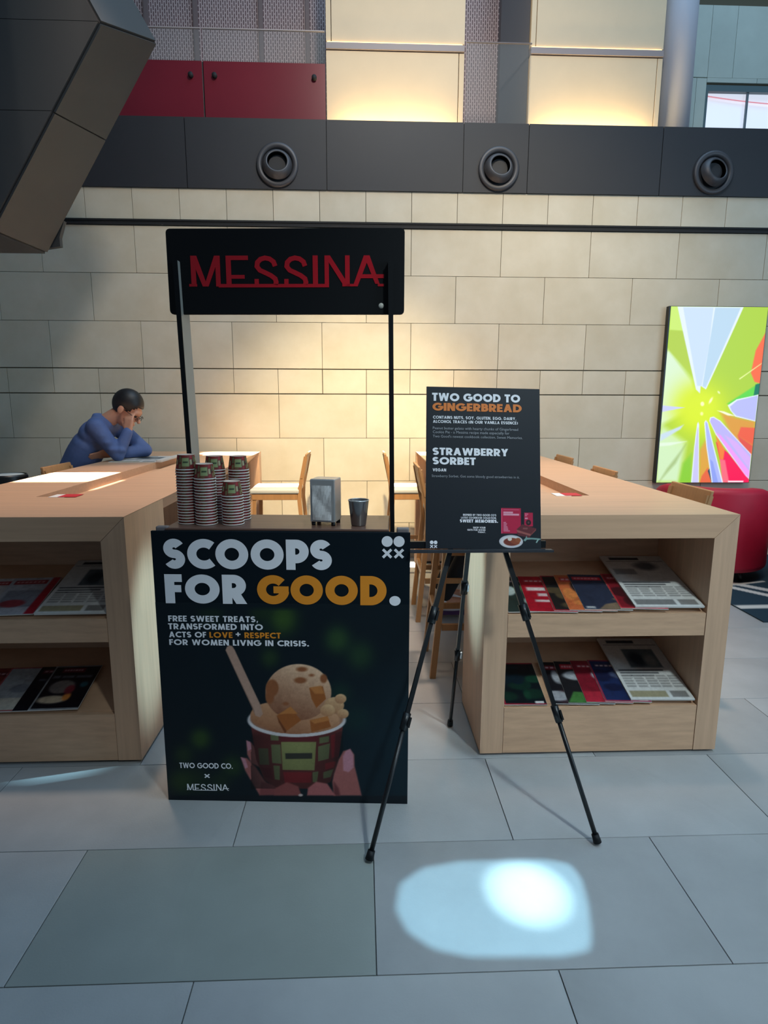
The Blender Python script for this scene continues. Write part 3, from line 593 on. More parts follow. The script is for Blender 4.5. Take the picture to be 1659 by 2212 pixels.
for faces in logo_parts():
    for i, P in enumerate(faces): lg.add([(.075+a*.165/6.32, Yp-1e-5*(i % 4), .0455+b*.027) for a, b in P], [(0, 1, 2, 3)])
ob('maker_lettering', lg, M_WHITEP, panel)
def cart_pt(u, off, z): v = CART.matrix_basis @ Vector((u, off, z)); return v
bpy.context.view_layer.update()

# ------------------------------------------------------------------ paper cups, stacked upside down
def cup_mesh():
    seg, rings, H, rt, rb = 60, 18, .052, .0305, .0385
    C = Canvas(seg, rings, ((0, 0), (360, 0), (0, 100), (360, 100))); C.fill((110, 42, 38))
    rs = random.Random(5)
    for k in range(4):
        a = k*90
        C.rect(a+22, 22, a+64, 80, (138, 148, 100), .6); C.rect(a+29, 44, a+57, 58, (58, 66, 48), .6); C.rect(a+20, 84, a+62, 97, (134, 46, 44), .6); C.rect(a+24, 6, a+46, 16, (98, 96, 64), .6)
        C.rect(a+70, 34, a+80, 66, (170, 160, 122), .6); C.rect(a+70, 72, a+86, 96, (152, 44, 46), .6); C.rect(a+68, 8, a+84, 26, (150, 42, 44), .6); C.rect(a+4, 50, a+16, 92, (98, 104, 70), .6); C.rect(a+3, 10, a+15, 40, (124, 112, 78), .6); C.rect(a+84, 40, a+92, 60, (60, 30, 28), .6)
    me = C.mesh('body', 1., 1., P_PRINT); co = np.zeros(seg*rings*3, np.float32); me.vertices.foreach_get('co', co); co = co.reshape(-1, 3)
    t = co[:, 0]*2*np.pi-np.pi/2-.5; z = co[:, 2]; r_ = rb+(rt-rb)*z; c2 = np.stack([r_*np.cos(t), r_*np.sin(t), .003+z*H], -1)
    me.vertices.foreach_set('co', c2.astype(np.float32).reshape(-1)); me.update(); me.polygons.foreach_set('use_smooth', [True]*len(me.polygons)); return me
CUPB = cup_mesh()
RIM = MB().lathe([(.0388+.0017*math.cos(t*math.pi/5), .002+.0017*math.sin(t*math.pi/5)) for t in range(11)], 36).mesh('rim', mat('cup_white', (232, 228, 220), .5))
BASE = MB().lathe([(.0308, .0545), (.0302, .0556), (.029, .0548), (.0275, .051), (.0005, .051)], 36).mesh('base', mat('cup_base', (214, 190, 172), .6))
stacks = [(.103, .112, 20, 'the tall left stack of cups'), (.176, .092, 17, 'the tall middle stack of cups'), (.275, .095, 11, 'the short front stack of cups'), (.186, .190, 19, 'the half-hidden rear stack of cups'), (.276, .193, 19, 'the tall right rear stack of cups')]
ORD = 'first second third fourth fifth sixth seventh eighth ninth tenth eleventh twelfth thirteenth fourteenth fifteenth sixteenth seventeenth eighteenth nineteenth twentieth'.split()
for u, o_, n, nm in stacks:
    for k in range(n):
        p = cart_pt(u+.0006*math.sin(k*1.7), o_+.0006*math.cos(k*2.3), 1.0858+k*.0106)
        lab = 'upside-down printed paper cup on top of '+nm if k == n-1 else 'upside-down paper cup, %s from the top of %s' % (ORD[n-1-k], nm)
        cp = thing('paper_cup', lab, 'cup', p, -.06+(.12*((k*7) % 5-2)/2 if k < n-1 else 0), 'paper cups in '+nm)
        link('body', CUPB, cp); link('rim', RIM, cp)
        if k == n-1: link('base', BASE, cp)

# ------------------------------------------------------------------ napkin dispenser and tumbler
p = cart_pt(.620, .112, 1.0855); D = thing('napkin_dispenser', 'chrome napkin dispenser on the stall counter', 'napkin dispenser', p, math.radians(-14))
ob('housing', MB().box(-.047, -.04, .012, .047, .045, .172), M_CHROME, D, .004)
bx('front_frame', (-.046, -.044, .014, .046, -.0405, .170), M_CHROME, D, .0015)
npk = MB(); n_ = 12; rs = random.Random(4)
g = [[(-.036+.072*i/n_, -.0452-.0012*rs.random()-.004*abs(math.sin(j*.33+i*.21))-.003*abs(math.sin(i*.4-j*.24+1)), .022+.128*j/n_) for i in range(n_+1)] for j in range(n_+1)]
npk.add([q for r_ in g for q in r_], [(j*13+i, j*13+i+1, j*13+i+14, j*13+i+13) for j in range(n_) for i in range(n_)]); ob('napkins', npk, mat('napkin_paper', (214, 210, 208), .4, metal=.1), D)
for sx in (-1, 1):
    for sy in (-1, 1): ob('foot', MB().lathe([(.0005, 0), (.008, 0), (.008, .012), (.0005, .012)], 12, 'z', (sx*.038, sy*.032, 0)), M_BLACK2, D)
p = cart_pt(.744, .087, 1.0855); tm = thing('steel_tumbler', 'dark shiny steel tumbler beside the napkin dispenser', 'tumbler', p)
ob('cup_wall', MB().lathe([(.0005, 0), (.026, 0), (.0275, .003), (.0375, .092), (.0385, .094), (.0365, .0945), (.027, .006), (.0005, .005)], 40), M_STEELD, tm)
ob('rolled_rim', MB().lathe([(.0375+.0018*math.cos(t*math.pi/5), .0945+.0018*math.sin(t*math.pi/5)) for t in range(11)], 40), M_CHROME, tm)

# ------------------------------------------------------------------ easel and menu board
E_ = thing('tripod_easel', 'black folding tripod easel holding the menu board', 'easel', (.424, 2.1, 0))
apex = Vector((.002, .125, 1.25))
def ez(p): return Vector(p)-Vector((.424, 2.1, 0))
for nm, foot in (('front_leg', (.022, 1.798, 0)), ('front_leg', (.826, 1.851, 0)), ('rear_leg', (.421, 2.652, 0))):
    f_ = ez(foot); f_.z = .012; d = (apex-f_); L_ = d.length; at = lambda t: f_+d*t
    sp = .012*(-1 if foot[0] < .1 else 1) if nm == 'front_leg' else 0
    top_ = apex+Vector((sp*2.2, 0, 0)); d = top_-f_; at = lambda t: f_+d*t
    lg_ = ob(nm, MB().tube([at(.62), at(1.0)], .0125, 4).tube([at(.34), at(.62)], .0105, 4).tube([at(.0), at(.34)], .0085, 8), M_BLACK2, E_)
    for t in (.34, .62):
        a, b = at(t-.022), at(t+.022); ob('clamp', MB().tube([a, b], .0165 if t > .5 else .0145, 6), M_BLACK2, lg_); ob('clamp_lever', MB().tube([at(t-.012)+Vector((.014, -.012, 0)), at(t+.014)+Vector((.014, -.012, 0))], .005, 4), M_CHROME if nm == 'rear_leg' else M_BLACK2, lg_)
    ob('rubber_foot', MB().tube([f_-d.normalized()*.002, f_+d.normalized()*.028], [.0145, .0125], 12), M_BLACK, lg_)
ob('hub', MB().box(-.045, .10, 1.225, .049, .15, 1.275), M_BLACK2, E_, .006)
ob('mast', MB().tube([(.002, .128, 1.24), (.002, .19, 1.50)], .009, 8), M_BLACK2, E_)
ob('ledge', MB().box(-.252, -.030, 1.008, .262, -.001, 1.0135).box(-.252, -.033, 1.008, .262, -.030, 1.0165), mat('ledge_alu', (70, 72, 78), .35, metal=.5), E_)
ob('ledge_bracket', MB().box(-.25, .009, 1.014, .245, .022, 1.04).box(-.03, .02, 1.0, .03, .10, 1.03), M_BLACK2, E_)
B0 = Vector((.229, 2.098, 1.0175)); ex_ = Vector((.423, 0, -.008)).normalized(); th = math.radians(14.7); up_ = Vector((0, math.sin(th), math.cos(th))); up_ = (up_-up_.dot(ex_)*ex_).normalized(); bk = up_.cross(ex_)
menu = bx('menu_board', (0, 0, 0, .42, .005, .594), mat('menu_ground', (12, 20, 30), .5, spec=.3), None, .0006)
tag(menu, 'black menu board listing gingerbread and strawberry sorbet flavours on the easel', 'menu board')
menu.matrix_world = Matrix(((ex_.x, bk.x, up_.x, B0.x), (ex_.y, bk.y, up_.y, B0.y), (ex_.z, bk.z, up_.z, B0.z), (0, 0, 0, 1)))
Ym = -.0012
letters('headline_lettering', [('TWO GOOD TO', .0205, .5405, .326, .0300, .26, .07), ('STRAWBERRY', .0235, .3402, .278, .0272, .25, .07), ('SORBET', .0235, .3055, .158, .0275, .25, .07)], M_WHITEP, menu, Ym)
letters('caption_lettering', [('CONTAINS NUTS, SOY, GLUTEN, EGG, DAIRY,', .0243, .4745, .307, .0108, .20, .12), ('ALCOHOL TRACES (IN OUR VANILLA ESSENCE)', .0244, .4588, .313, .0108, .20, .12), ('VEGAN', .0241, .2802, .0492, .0108, .22, .12), ('SWEET MEMORIES.', .1239, .0958, .139, .0112, .27, .08)], M_WHITEP, menu, Ym)
letters('caption_lettering', [("INSPIRED BY TWO GOOD CO'S", .1353, .1194, .121, .0076, .2, .1), ('LATEST COOKBOOK COLLECTION,', .1281, .1096, .129, .0068, .2, .1), ('SHOP YOUR', .1718, .0742, .0453, .0066, .2, .1), ('GUTS FOR GOOD', .151, .0660, .0661, .0062, .2, .1), ('TODAY.', .1894, .0585, .0278, .0056, .2, .1)], M_WHITEP, menu, Ym)
letters('headline_orange', [('GINGERBREAD', .0222, .5042, .330, .0296, .26, .06)], M_ORANGEM, menu, Ym)
M_THIN = mat('grey_print', (150, 152, 158), .55)
for tx, x_, z_, w_ in (('Peanut butter gelato with hearty chunks of Gingerbread', .0238, .4352, .3148), ('Cookie Pie - a Messina recipe made especially for', .024, .4206, .282), ("Two Good's newest cookbook collection, Sweet Memories.", .0241, .4049, .3305), ('Strawberry Sorbet. Got some bloody good strawberries in it.', .0209, .2592, .3217)):
    small_text(tx, x_, z_, w_, Ym, M_THIN, 'body_lettering', menu, .0)
em = emblem(menu, .0221, .0222, .0141, .0145, .0066, .0062, Ym, .0023)
CM = Canvas(150, 130, ((1015, 1518), (1375, 1518), (1015, 1150), (1375, 1150))); CM.fill((12, 20, 30)); rdm = (176, 22, 62)
CM.rect(1038, 1166, 1205, 1384, rdm, 3); CM.rect(1038, 1172, 1046, 1384, (214, 70, 104), 3); CM.rect(1056, 1178, 1190, 1182, (206, 100, 128), 2)
CM.rect(1056, 1196, 1138, 1212, (216, 150, 166), 3); CM.rect(1056, 1214, 1190, 1230, (216, 150, 166), 3)
for i, l_ in enumerate((22, 30, 26, 34, 38, 40, 54)): CM.rect(1057, 1286+i*12, 1057+l_, 1294+i*12, (206, 130, 150), 3)
CM.rect(1234, 1203, 1308, 1320, rdm, 3); CM.rect(1240, 1210, 1268, 1220, (210, 110, 135), 3); CM.rect(1240, 1224, 1258, 1234, (210, 110, 135), 3); CM.rect(1240, 1246, 1264, 1258, (210, 150, 165), 3); CM.ell(1270, 1288, 22, 24, (40, 18, 24), 4); CM.ell(1270, 1288, 8, 9, (90, 60, 60), 4)
CM.poly([(1166, 1350), (1218, 1302), (1335, 1338), (1290, 1386)], (96, 36, 42), 4); CM.poly([(1166, 1350), (1290, 1386), (1284, 1404), (1176, 1372)], (150, 82, 76), 3); CM.poly([(1290, 1386), (1335, 1338), (1332, 1356), (1284, 1404)], (128, 60, 58), 3); CM.poly([(1170, 1372), (1284, 1404), (1280, 1420), (1180, 1398)], (92, 34, 40), 4); CM.rect(1222, 1332, 1262, 1346, (128, 72, 72), 5)
CM.ell(1121, 1452, 101, 55, (198, 194, 198), 3); CM.ell(1121, 1450, 84, 42, (214, 208, 208), 3); CM.ell(1125, 1455, 68, 34, (116, 48, 34), 5); CM.ell(1150, 1450, 44, 24, (140, 66, 40), 6, 20); CM.ell(1180, 1440, 24, 20, (150, 80, 46), 5); CM.ell(1110, 1430, 18, 17, (222, 208, 196), 4)
CM.poly([(1225, 1440), (1245, 1418), (1252, 1400), (1258, 1418), (1300, 1418), (1360, 1422), (1385, 1428), (1360, 1436), (1300, 1432), (1256, 1434), (1240, 1450)], (120, 152, 146), 3); CM.poly([(1345, 1432), (1358, 1432), (1340, 1462), (1330, 1458)], (150, 180, 172), 3)
CM.grain(.05); pic = link('cookbook_picture', CM.mesh('cookbook_picture', .155, .156, P_PRINT, -.0009), menu, (.2648, 0, .001))

# ------------------------------------------------------------------ magazines and newspapers on the sloping decks
def cover(seed, bg, mast, blobs, title=True, bar=True, edge=None):
    C = Canvas(44, 60, ((0, 0), (100, 0), (0, 140), (100, 140))); C.fill(bg)
    for b_ in blobs: (C.ell if b_[0] == 'e' else C.rect)(*b_[1:-1], b_[-1], 5) if b_[0] in 'er' else C.poly(b_[1], b_[2], 4)
    C.rect(*mast[0], mast[1], 2)
    if title:
        x0, y0, x1, y1 = mast[0]
        for i in range(7): C.rect(x0+4+i*(x1-x0-8)/7, y0+(y1-y0)*.35, x0+4+(i+.7)*(x1-x0-8)/7, y0+(y1-y0)*.7, (226, 190, 190), 2, .8)
    if bar: C.rect(74, 4, 94, 11, (214, 210, 206), 2)
    if edge: C.rect(0, 0, 3, 140, edge, 2); C.rect(0, 0, 100, 3, edge, 2); C.rect(0, 137, 100, 140, edge, 2)
    C.grain(.25); return C
RD = (170, 24, 40)
def paper_sheet(seed):
    C = Canvas(70, 96, ((0, 0), (100, 0), (0, 140), (100, 140))); C.fill((206, 204, 200)); rs = random.Random(seed)
    C.rect(12, 127, 60, 134, (70, 70, 74), 2); C.rect(4, 122, 96, 123.5, (120, 120, 120), 1)
    if seed % 2: C.rect(30, 68, 84, 112, (96, 104, 110), 3); C.ell(48, 88, 12, 16, (60, 66, 72), 8); C.ell(70, 84, 10, 14, (130, 132, 130), 8)
    else: C.ell(62, 108, 18, 12, (104, 104, 108), 8); C.rect(6, 84, 40, 100, (150, 150, 150), 3)
    for r_ in range(3): C.rect(6, 60-r_*6, 80-10*r_, 63-r_*6, (78, 78, 82), 2)
    for cx in range(5):
        for r_ in range(14): C.rect(5+cx*19, 24+r_*2, 5+cx*19+14+rs.random()*3, 25+r_*2, (140, 138, 136), 1)
    C.rect(4, 4, 62, 17, (150, 140, 112) if seed % 2 else (120, 118, 116), 2); C.rect(68, 4, 94, 17, (128, 124, 120), 2)
    return C.grain(.12)
T14 = math.radians(14)
def lay(name, C, w_, h_, th_, x, v, z0, label, cat, group, yaw, lift, m=P_COVER):
    """a thin sheet block lying on a sloping deck, lower left corner at x, v up the slope"""
    o = ob(name, MB().box(0, 0, 0, w_, h_, th_), mat('page_edge', (206, 202, 196), .8), None, .0004)
    me = C.mesh('cover', w_-.001, h_-.001, m, 0.); co = np.zeros(len(me.vertices)*3, np.float32); me.vertices.foreach_get('co', co); co = co.reshape(-1, 3)
    me.vertices.foreach_set('co', np.stack([co[:, 0]+.0005, co[:, 2]+.0005, np.full(len(co), th_+.0003)], -1).astype(np.float32).reshape(-1)); me.update()
    link('printed_page' if cat == 'newspaper' else 'cover', me, o); tag(o, label, cat, group)
    t = math.tan(T14); y = v*math.cos(T14)
    o.matrix_world = Matrix.Translation((x, 2.41+y, z0+.0015+v*math.sin(T14)+.008*t+lift)) @ Matrix.Rotation(T14, 4, 'X') @ Matrix.Rotation(math.radians(yaw), 4, 'Z')
    return o
def blobs(seed, cols, n=7):
    rs = random.Random(seed); return [('e', rs.uniform(15, 90), rs.uniform(20, 95), rs.uniform(8, 28), rs.uniform(8, 24), cols[rs.randrange(len(cols))]) for _ in range(n)]
GT, GLo = 'magazines on the upper shelf', 'magazines on the lower shelf'
Rt = [ # x, cover, label
 (.622, cover(1, (40, 52, 48), ((6, 112, 60, 128), (60, 66, 70)), blobs(1, [(180, 190, 185), (90, 110, 70), (30, 34, 36)])), 'magazine with grey-green cover at the left end of the right table upper shelf'),
 (.714, cover(2, RD, ((8, 112, 92, 128), (186, 40, 52)), [('r', 10, 80, 70, 94, (220, 200, 196)), ('r', 30, 58, 90, 70, (214, 186, 184)), ('r', 20, 36, 96, 44, (226, 210, 206)), ('r', 70, 20, 96, 30, (200, 120, 120))]), 'bright red magazine with white headlines on the right table upper shelf'),
 (.818, cover(3, (34, 32, 32), ((50, 116, 92, 128), (120, 30, 36)), blobs(3, [(60, 62, 50), (24, 26, 30), (84, 70, 50)]), edge=(200, 40, 54)), 'dark magazine with thin red border on the right table upper shelf'),
 (.884, cover(4, (196, 100, 58), ((8, 112, 92, 130), (190, 60, 56)), blobs(4, [(220, 130, 70), (40, 36, 40), (206, 110, 64)])), 'orange magazine on the right table upper shelf'),
 (.950, cover(5, (44, 50, 68), ((6, 116, 70, 130), (196, 34, 48)), [('p', [(30, 0), (100, 0), (100, 60), (70, 40), (85, 30), (50, 20)], (128, 106, 84)), ('r', 6, 4, 24, 10, (200, 196, 192))], bar=False), 'slate blue magazine with red masthead on the right table upper shelf'),
 (1.105, cover(6, (124, 28, 38), ((6, 114, 60, 128), (150, 30, 44)), blobs(6, [(170, 110, 90), (70, 24, 30), (60, 66, 40)]), edge=(200, 60, 66)), 'dark red magazine half under the newspaper on the right table upper shelf')]
for i, (x, C, lb) in enumerate(Rt): lay('magazine', C, .205, .292, .004, x, .010, .65, lb, 'magazine', GT+' of the right table', -3 if i else 0, .0025*i)
lay('newspaper', paper_sheet(2), .300, .452, .008, 1.168, .010, .65, 'folded newspaper on the right table upper shelf', 'newspaper', None, -1.2, .0165, P_NEWS)
Rl = [(.622, cover(11, (10, 22, 28), ((20, 120, 60, 126), (16, 36, 40)), blobs(11, [(20, 60, 44), (12, 30, 40), (16, 44, 36)], 9), title=False, edge=(196, 40, 60)), 'dark magazine with green leaf picture on the right table lower shelf'),
 (.835, cover(12, (24, 24, 30), ((6, 112, 92, 128), (110, 24, 36)), blobs(12, [(160, 160, 164), (60, 40, 46), (16, 18, 22)])), 'black magazine with white shapes on the right table lower shelf'),
 (.905, cover(13, (30, 30, 34), ((10, 112, 60, 130), (176, 34, 48)), [('p', [(0, 0), (60, 0), (70, 30), (20, 36)], (70, 120, 60)), ('e', 40, 90, 30, 16, (170, 172, 176))]), 'magazine with green corner on the right table lower shelf'),
 (.985, cover(14, (128, 26, 42), ((8, 112, 92, 128), (150, 32, 48)), [('e', 60, 90, 24, 20, (176, 178, 186)), ('r', 0, 0, 100, 34, (176, 40, 58))]), 'crimson magazine on the right table lower shelf'),
 (1.068, cover(15, (30, 44, 84), ((10, 112, 92, 128), (36, 40, 70)), blobs(15, [(70, 80, 110), (24, 30, 60), (110, 100, 90)]), edge=(196, 50, 64)), 'blue magazine with red border on the right table lower shelf')]
for i, (x, C, lb) in enumerate(Rl): lay('magazine', C, .205 if i else .188, .285, .004, x, .010, .225, lb, 'magazine', GLo+' of the right table', -3 if i else -1, .0025*i)
lay('newspaper', paper_sheet(3), .285, .445, .008, 1.182, .010, .225, 'folded newspaper on the right table lower shelf', 'newspaper', None, -1.2, .0140, P_NEWS)
Lt = [(-1.90, cover(21, (120, 130, 150), ((8, 110, 92, 128), (150, 40, 50)), blobs(21, [(200, 200, 205), (60, 80, 120)])), 'pale blue magazine at the left edge of the left table upper shelf'),
 (-1.71, cover(22, (190, 186, 188), ((8, 112, 70, 128), (150, 34, 44)), [('p', [(0, 30), (30, 60), (20, 90), (0, 90)], (60, 90, 130)), ('r', 10, 6, 40, 14, (150, 60, 60))], bar=False), 'white magazine with blue picture on the left table upper shelf'),
 (-1.565, cover(23, (176, 176, 184), ((8, 114, 78, 130), (146, 30, 42)), [('r', 10, 26, 90, 90, (130, 134, 146)), ('e', 40, 40, 26, 14, (150, 60, 70)), ('p', [(80, 0), (100, 0), (100, 140), (84, 140)], (168, 26, 46))], bar=False), 'white magazine with red spine stripe on the left table upper shelf')]
for i, (x, C, lb) in enumerate(Lt): lay('magazine', C, .205, .300, .004, x, .010, .65, lb, 'magazine', GT+' of the left table', 3, .003*i)
lay('newspaper', paper_sheet(5), .292, .452, .009, -1.352, .010, .65, 'folded newspaper on the left table upper shelf', 'newspaper', None, .8, .0095, P_NEWS)
Ll = [(-1.86, cover(31, (18, 26, 44), ((8, 112, 92, 128), (40, 20, 30)), blobs(31, [(30, 36, 60), (60, 50, 50)])), 'navy magazine at the left edge of the left table lower shelf'),
 (-1.70, cover(32, (120, 46, 42), ((8, 112, 92, 128), (96, 30, 36)), blobs(32, [(140, 70, 56), (60, 50, 52)])), 'brown-red magazine on the left table lower shelf'),
 (-1.625, cover(33, (156, 156, 158), ((8, 112, 92, 122), (150, 150, 150)), [('r', 0, 0, 100, 40, (206, 196, 180)), ('e', 50, 70, 20, 14, (120, 122, 130))], title=False, edge=(170, 40, 48)), 'grey and cream magazine on the left table lower shelf'),
 (-1.485, cover(34, (14, 16, 26), ((8, 116, 92, 130), (84, 22, 34)), [('r', 12, 92, 92, 98, (90, 92, 100))]+blobs(34, [(30, 34, 48), (56, 48, 50)])), 'black magazine in the middle of the left table lower shelf'),
 (-1.420, cover(35, (14, 15, 24), ((20, 116, 70, 132), (96, 24, 38)), [('r', 8, 98, 24, 107, (100, 102, 110)), ('r', 28, 98, 54, 107, (100, 102, 110)), ('r', 58, 98, 92, 107, (100, 102, 110)), ('e', 40, 70, 26, 22, (110, 100, 96)), ('e', 35, 30, 30, 12, (200, 178, 150)), ('e', 62, 38, 8, 12, (214, 130, 60)), ('e', 60, 60, 10, 14, (120, 40, 50)), ('e', 84, 76, 8, 9, (30, 70, 80))], bar=False, edge=(180, 178, 176)), 'black magazine with food photo cover at the right end of the left table lower shelf')]
for i, (x, C, lb) in enumerate(Ll): lay('magazine', C, .208, .290, .004, x, .008, .225, lb, 'magazine', GLo+' of the left table', 1.5, .0025*i)

# newspaper, cards and cable ports on the table tops
NS = paper_sheet(7); o = ob('newspaper', MB().box(0, 0, 0, .36, .52, .004).box(.36, .0, .001, .40, .52, .016), mat('page_edge', (206, 202, 196), .8)); me = NS.mesh('page', .36, .52, P_NEWS); co = np.zeros(len(me.vertices)*3, np.float32); me.vertices.foreach_get('co', co); co = co.reshape(-1, 3)
me.vertices.foreach_set('co', np.stack([co[:, 0], co[:, 2], np.full(len(co), .0044)], -1).astype(np.float32).reshape(-1)); me.update(); link('printed_page', me, o)
o.location = (-1.93, 4.66, 1.0803); tag(o, 'open newspaper on the left table in front of the reading man', 'newspaper')
def port(x, y, z, lb): return tag(ob('cable_port', MB().lathe([(.0005, .006), (.034, .006), (.038, .003), (.038, 0)], 24), M_BLACK2, None, 0, (x, y, z)), lb, 'cable port', 'black cable ports')
port(-1.45, 3.32, 1.0302, 'black oval cable port in the left table slot, nearer one'); port(-1.44, 3.80, 1.0302, 'black oval cable port in the left table slot, farther one'); port(1.0, 3.35, 1.0302, 'black oval cable port in the right table slot')
for x0, lb in ((-1.525, 'white and red card at the front end of the left table slot'), (.945, 'white and red card at the front end of the right table slot')):
    c_ = ob('info_card', MB().box(0, 0, 0, .075, .09, .002), mat('card_white', (236, 234, 230), .5), None, 0, (x0+.02, 2.915, 1.0803)); bx('red_band', (.045, .0, .0022, .13, .09, .003), mat('card_red', (200, 36, 50), .5), c_); tag(c_, lb, 'card')

# ------------------------------------------------------------------ bright screen on the back wall
SC = thing('wall_screen', 'tall bright screen showing an abstract green, violet and red burst', 'screen', (2.925, 5.83, .765))
W_, H_ = .940, 1.675
bx('housing', (-.014, .0, -.004, W_+.004, .055, H_+.004), M_BLACK2, SC); bx('mount', (.2, .055, .3, .7, .069, 1.3), M_BLACK2, SC)
CS = Canvas(170, 300, ((75, 2130), (1120, 2125), (270, 120), (1395, 120))); CS.fill((176, 214, 52))
CS.poly([(250, 600), (500, 930), (540, 1050), (420, 1300), (60, 1500), (60, 600)], (222, 246, 214), 60); CS.poly([(270, 120), (350, 120), (430, 390), (250, 380)], (206, 240, 110), 20); CS.poly([(250, 380), (430, 390), (500, 880), (240, 600)], (180, 210, 60), 20)
CS.poly([(150, 1450), (420, 1650), (330, 2130), (60, 2130), (90, 1600)], (214, 244, 196), 80); CS.poly([(380, 1900), (480, 1780), (470, 2130), (330, 2130)], (140, 210, 50), 40)
CS.glow(600, 1250, 330, (218, 240, 8), 1.25); CS.glow(560, 1300, 260, (222, 244, 6), 1.1)
CS.poly([(900, 1200), (1260, 970), (1240, 1120), (950, 1230)], (96, 220, 70), 20); CS.poly([(1230, 980), (1290, 965), (1270, 1090), (1205, 1105)], (0, 118, 92), 10)
CS.poly([(1400, 330), (1240, 600), (1180, 850), (1220, 950), (1290, 970), (1400, 600)], (255, 108, 60), 12)
CS.poly([(820, 1300), (1000, 1360), (1220, 1400), (1200, 1640), (1160, 1800), (1000, 1700)], (226, 160, 56), 50); CS.poly([(1050, 1470), (1215, 1480), (1180, 1680), (1010, 1570)], (242, 96, 64), 14); CS.poly([(1010, 1570), (1180, 1690), (1160, 1800), (1050, 1700)], (230, 84, 72), 14)
CS.poly([(760, 1640), (900, 1780), (1125, 2090), (1120, 2130), (860, 2130), (800, 1850)], (252, 0, 84), 8); CS.poly([(760, 1560), (860, 1740), (840, 1860), (800, 1850)], (248, 132, 50), 16); CS.poly([(800, 1850), (860, 1860), (900, 2130), (820, 2130)], (255, 110, 130), 14)
CS.poly([(570, 1750), (660, 1600), (690, 1900), (690, 2130), (560, 2130)], (226, 168, 60), 40); CS.poly([(590, 2050), (660, 1950), (700, 2130), (565, 2130)], (236, 104, 62), 14); CS.poly([(660, 1990), (690, 1940), (720, 2130), (700, 2130)], (34, 70, 90), 8)
wt_, lv, bl_ = (232, 244, 255), (190, 190, 252), (200, 228, 252)
CS.poly([(345, 120), (1110, 120), (660, 1040), (600, 1000), (590, 1085), (545, 1040)], wt_, 8); CS.poly([(410, 130), (760, 130), (700, 560), (610, 1000), (560, 1000)], (206, 226, 252), 8); CS.poly([(780, 130), (1075, 130), (655, 1020), (620, 1000)], (190, 218, 240), 8)
CS.poly([(905, 1220), (1010, 1150), (1262, 1095), (1218, 1405), (990, 1350), (935, 1280)], wt_, 6); CS.poly([(930, 1235), (1015, 1165), (1255, 1105), (1215, 1395), (1000, 1338), (950, 1285)], (188, 192, 252), 6); CS.poly([(775, 1278), (860, 1290), (1000, 1345), (900, 1335)], (250, 255, 220), 6)
CS.poly([(690, 1400), (700, 1360), (740, 1350), (820, 1400), (1160, 1790), (1125, 2085), (1090, 2050), (760, 1560)], wt_, 6); CS.poly([(700, 1410), (710, 1370), (740, 1362), (812, 1408), (1155, 1795), (1122, 2070), (770, 1555)], (192, 184, 252), 6); CS.poly([(760, 1530), (820, 1570), (1135, 1990), (1122, 2075), (1080, 2030)], (246, 160, 250), 14); CS.poly([(860, 1560), (1000, 1650), (1150, 1830), (1130, 1960)], (220, 178, 252), 14)
CS.poly([(632, 1420), (650, 1390), (675, 1420), (830, 2130), (700, 2130), (650, 1700)], wt_, 6); CS.poly([(645, 1425), (652, 1405), (668, 1430), (815, 2130), (712, 2130), (660, 1700)], (176, 188, 252), 6); CS.poly([(690, 1850), (720, 1880), (775, 2130), (712, 2130)], (146, 164, 246), 8)
CS.poly([(550, 1440), (562, 1410), (574, 1440), (556, 2130), (466, 2130), (512, 1700)], wt_, 6); CS.poly([(552, 1500), (562, 1460), (564, 1500), (548, 2130), (480, 2130), (520, 1720)], (206, 204, 248), 6)
CS.poly([(155, 1225), (415, 1248), (150, 1300)], (206, 212, 252), 8); CS.poly([(135, 1560), (400, 1445), (360, 1500), (130, 1640)], (206, 226, 240), 20); CS.poly([(120, 1660), (430, 1640), (240, 1690), (120, 1700)], (232, 250, 226), 16); CS.poly([(420, 1670), (300, 1900), (100, 2130), (200, 1960)], (150, 176, 100), 30, .6)
CS.ell(615, 1205, 22, 26, (255, 255, 190), 12); CS.ell(712, 1165, 14, 42, (252, 255, 190), 12, 30); CS.ell(606, 1318, 18, 22, (250, 255, 160), 12); CS.ell(806, 1072, 10, 20, (240, 252, 190), 8, -40); CS.poly([(1040, 915), (1310, 735), (1300, 750), (1050, 925)], (236, 250, 160), 8)
CS.rect(885, 2105, 1060, 2125, (255, 240, 244), 10)
link('display_image', CS.mesh('display_image', W_, H_, P_SCREEN, -.0012), SC)

